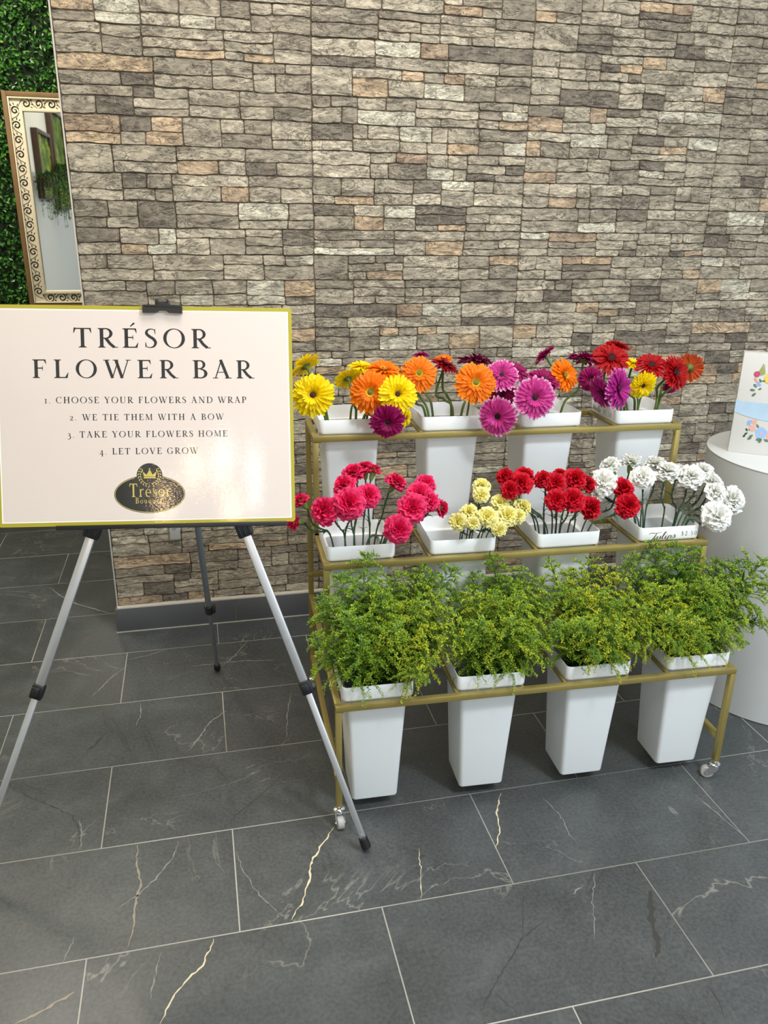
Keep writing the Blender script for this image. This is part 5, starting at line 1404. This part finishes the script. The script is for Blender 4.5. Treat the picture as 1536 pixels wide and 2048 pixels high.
# goldenrod: feathery plumes of tiny florets
def goldenrod_mat():
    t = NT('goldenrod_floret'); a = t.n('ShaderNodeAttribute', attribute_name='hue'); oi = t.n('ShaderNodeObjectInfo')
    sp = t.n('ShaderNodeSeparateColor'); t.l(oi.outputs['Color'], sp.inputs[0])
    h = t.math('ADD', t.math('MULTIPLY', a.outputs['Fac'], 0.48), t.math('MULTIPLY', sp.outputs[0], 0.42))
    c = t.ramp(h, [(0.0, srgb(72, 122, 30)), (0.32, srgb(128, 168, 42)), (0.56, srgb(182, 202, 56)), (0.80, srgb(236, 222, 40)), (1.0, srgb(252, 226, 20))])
    t.l(c, t.b.inputs['Base Color']); t.set(Roughness=.55)
    tr = t.n('ShaderNodeBsdfTranslucent'); t.l(c, tr.inputs[0]); mx = t.n('ShaderNodeMixShader'); mx.inputs[0].default_value = .25
    t.l(t.b.outputs[0], mx.inputs[1]); t.l(tr.outputs[0], mx.inputs[2]); t.l(mx.outputs[0], t.t.nodes['Material Output'].inputs[0])
    return t.m
MAT['floret'] = goldenrod_mat()
MAT['gleaf'] = leaf_mat('goldenrod_leaf', [(0.0, srgb(36, 72, 18)), (0.5, srgb(68, 114, 30)), (1.0, srgb(112, 154, 44))], .5, .2)
GL_ = 0.30
def goldenrod_variant(seed, arch):
    rr = random.Random(seed)
    def axis(u): return Vector((arch * 4 * u * (1 - u) * GL_ + .012 * math.sin(3 * u + seed), .012 * math.sin(5 * u + seed * 2) * u, GL_ * u))
    st = MB(); pts = [axis(i / 10) for i in range(11)]
    st.tube(pts, [.0021 * (1 - .75 * i / 10) + .0003 for i in range(11)], 6)
    LV = []; LF = []; LH = []; FV = []; FF = []; FH = []
    def leaf(p, d, L, w, up, hue):
        s = d.cross(up)
        if s.length < 1e-4: s = d.orthogonal()
        s.normalize(); n = s.cross(d); i0 = len(LV)
        for u, ww in ((0, .15), (.3, .9), (.65, .8), (1.0, .02)):
            c = p + d * L * u - n * L * .25 * u * u * (1 if up.z >= 0 else 1)
            LV.extend([c - s * w * ww / 2, c + n * w * .12, c + s * w * ww / 2]); LH.extend([hue + .2 * u] * 3)
        for r in range(3):
            b = i0 + r * 3; LF.extend([(b, b + 1, b + 4, b + 3), (b + 1, b + 2, b + 5, b + 4)])
    def floret(p, d, sz, hue):
        # a bud: short faceted spindle
        s = d.orthogonal().normalized(); b = d.cross(s); i0 = len(FV); q = p + d * sz * .45
        FV.extend([p, q + s * sz * .34, q + b * sz * .34 - s * sz * .17, q - b * sz * .34 - s * sz * .17, p + d * sz])
        FF.extend([(i0, i0 + 2, i0 + 1), (i0, i0 + 3, i0 + 2), (i0, i0 + 1, i0 + 3), (i0 + 4, i0 + 1, i0 + 2), (i0 + 4, i0 + 2, i0 + 3), (i0 + 4, i0 + 3, i0 + 1)]); FH.extend([hue] * 5)
    for k in range(64):
        u = rr.uniform(.14, .80); p = axis(u); a = rr.uniform(0, 6.28)
        d = Vector((math.cos(a), math.sin(a), rr.uniform(.5, 1.3) if u > .4 else rr.uniform(1.8, 3.5))).normalized(); leaf(p, d, rr.uniform(.028, .055) * (1.1 - .5 * u), rr.uniform(.0035, .006), Vector((0, 0, 1)), rr.uniform(0, .6))
    nb = 38
    for k in range(nb):
        u = .45 + .55 * (k / (nb - 1)) ** .9; p = axis(min(u, 1)); a = k * 2.4 + rr.uniform(-.5, .5)
        L = (.088 * (1 - ((u - .45) / .57) ** 1.4) + .012) * rr.uniform(.7, 1.25)
        out = Vector((math.cos(a), math.sin(a), 0)); rise = rr.uniform(.5, 1.2); pp = []
        for i in range(8):
            w = i / 7; pp.append(p + out * L * w * (1 - .12 * w) + Vector((0, 0, L * (rise * w - .75 * w * w))))
        st.tube(pp, [.0008 * (1 - .6 * i / 7) + .00015 for i in range(8)], 4, False)
        m = int(L / .0021)
        for i in range(m):
            w = .15 + .85 * (i + rr.random()) / m; w = min(w, .999); q = w * 7; p1 = pp[int(q)].lerp(pp[int(q) + 1], q - int(q))
            side = rr.choice((-1, 1)); cr = out.cross(Vector((0, 0, 1)))
            d = (Vector((0, 0, rr.uniform(.2, 1.0))) + cr * side * rr.uniform(.2, .9) + out * rr.uniform(.2, .9)).normalized()
            hh = .35 + .5 * w + rr.gauss(0, .13)
            # tiny twig with a few buds
            tw = rr.uniform(.002, .0075); e = p1 + d * tw
            for z_ in range(2): floret(p1.lerp(e, rr.uniform(.4, 1)), (d + Vector((rr.gauss(0, .6), rr.gauss(0, .6), rr.gauss(.1, .5)))).normalized(), rr.uniform(.0031, .0050), min(1, max(0, hh)))
        for i in range(5):
            w = rr.uniform(.1, .8); q = w * 7; p1 = pp[int(q)].lerp(pp[int(q) + 1], q - int(q)); leaf(p1, (out * rr.uniform(.2, 1) + Vector((rr.gauss(0, .5), rr.gauss(0, .5), rr.uniform(.2, 1)))).normalized(), rr.uniform(.008, .018), .0022, Vector((0, 0, 1)), rr.uniform(.3, .9))
    lv = MB(); lv.add(LV, LF); lv.att['hue'] = [min(1, max(0, h)) for h in LH]
    fl = MB(); fl.add(FV, FF); fl.att['hue'] = FH
    return st.mesh('stem', MAT['stemgreen'], True), lv.mesh('leaves', MAT['gleaf'], True), fl.mesh('florets', MAT['floret'], False)
GV = [goldenrod_variant(31 + i * 7, (.02, .05, .09, .14, .03, .07, .11, .18)[i]) for i in range(8)]
GRL = ['stem of greener goldenrod in the bucket behind the right easel leg', 'stem of yellow-green goldenrod in the second bucket of the bottom tier', 'stem of yellowest goldenrod, in the third bucket of the bottom tier', 'stem of goldenrod in the bucket beside the pedestal']
INNER = []
for pi_ in range(4):
    rr = random.Random(60 + pi_)
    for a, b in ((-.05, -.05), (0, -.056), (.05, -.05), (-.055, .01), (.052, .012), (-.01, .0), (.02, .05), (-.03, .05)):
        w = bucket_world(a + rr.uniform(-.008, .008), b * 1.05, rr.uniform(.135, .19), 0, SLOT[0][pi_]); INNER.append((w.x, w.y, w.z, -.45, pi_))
for gi, (x, y, z, yel, pi_) in enumerate(GOLDENROD + INNER):
    rr = random.Random(900 + gi); P = Vector((x, y, z)); t_, bp, k, s = BUCK[8 + pi_]
    q = bucket_local(P, k, s); rim = .036; low = q.z < .13 and yel > -.4
    bz = -.075 if not low else .006
    fr_ = min(.85, max(.12, (rim - bz) / max(.05, q.z - bz))) if not low else .35
    lat = []
    for c in (q.x, q.y):
        b = c * .25 + rr.uniform(-.022, .022); r = b + (c - b) * fr_
        if abs(r) > .066: b = (math.copysign(.066, r) - fr_ * c) / (1 - fr_)
        lat.append(clampv(b, .050 if not low else .040))
    base = bucket_world(lat[0], lat[1], bz, k, s); d = P - base; L = d.length
    zax = d.normalized(); up = Vector((0, 0, 1)); xax = up - zax * up.dot(zax)
    if xax.length < .25: xax = Vector((rr.uniform(-1, 1), rr.uniform(-1, 1), 0)); xax = xax - zax * xax.dot(zax)
    xax.normalize(); yax = zax.cross(xax)
    sc = L / GL_
    wid = min(1.15, max(.75, .95 / max(.6, sc) * sc))
    M = Matrix(((xax.x * sc, yax.x * sc, zax.x * sc, 0), (xax.y * sc, yax.y * sc, zax.y * sc, 0), (xax.z * sc, yax.z * sc, zax.z * sc, 0), (0, 0, 0, 1)))
    horiz = math.hypot(d.x, d.y) / max(.01, abs(d.z))
    v = GV[(3, 7)[gi % 2]] if low else GV[rr.choice((0, 1, 2, 4, 5, 6))]
    t = thing('goldenrod_stem', GRL[pi_], 'flower', base, 0, ('goldenrod in the leftmost bottom bucket', 'goldenrod in the second bottom bucket', 'goldenrod in the third bottom bucket', 'goldenrod in the rightmost bottom bucket')[pi_])
    for nm, me in zip(('stem', 'leaves', 'florets'), v):
        o = link(nm, me, t, M=M)
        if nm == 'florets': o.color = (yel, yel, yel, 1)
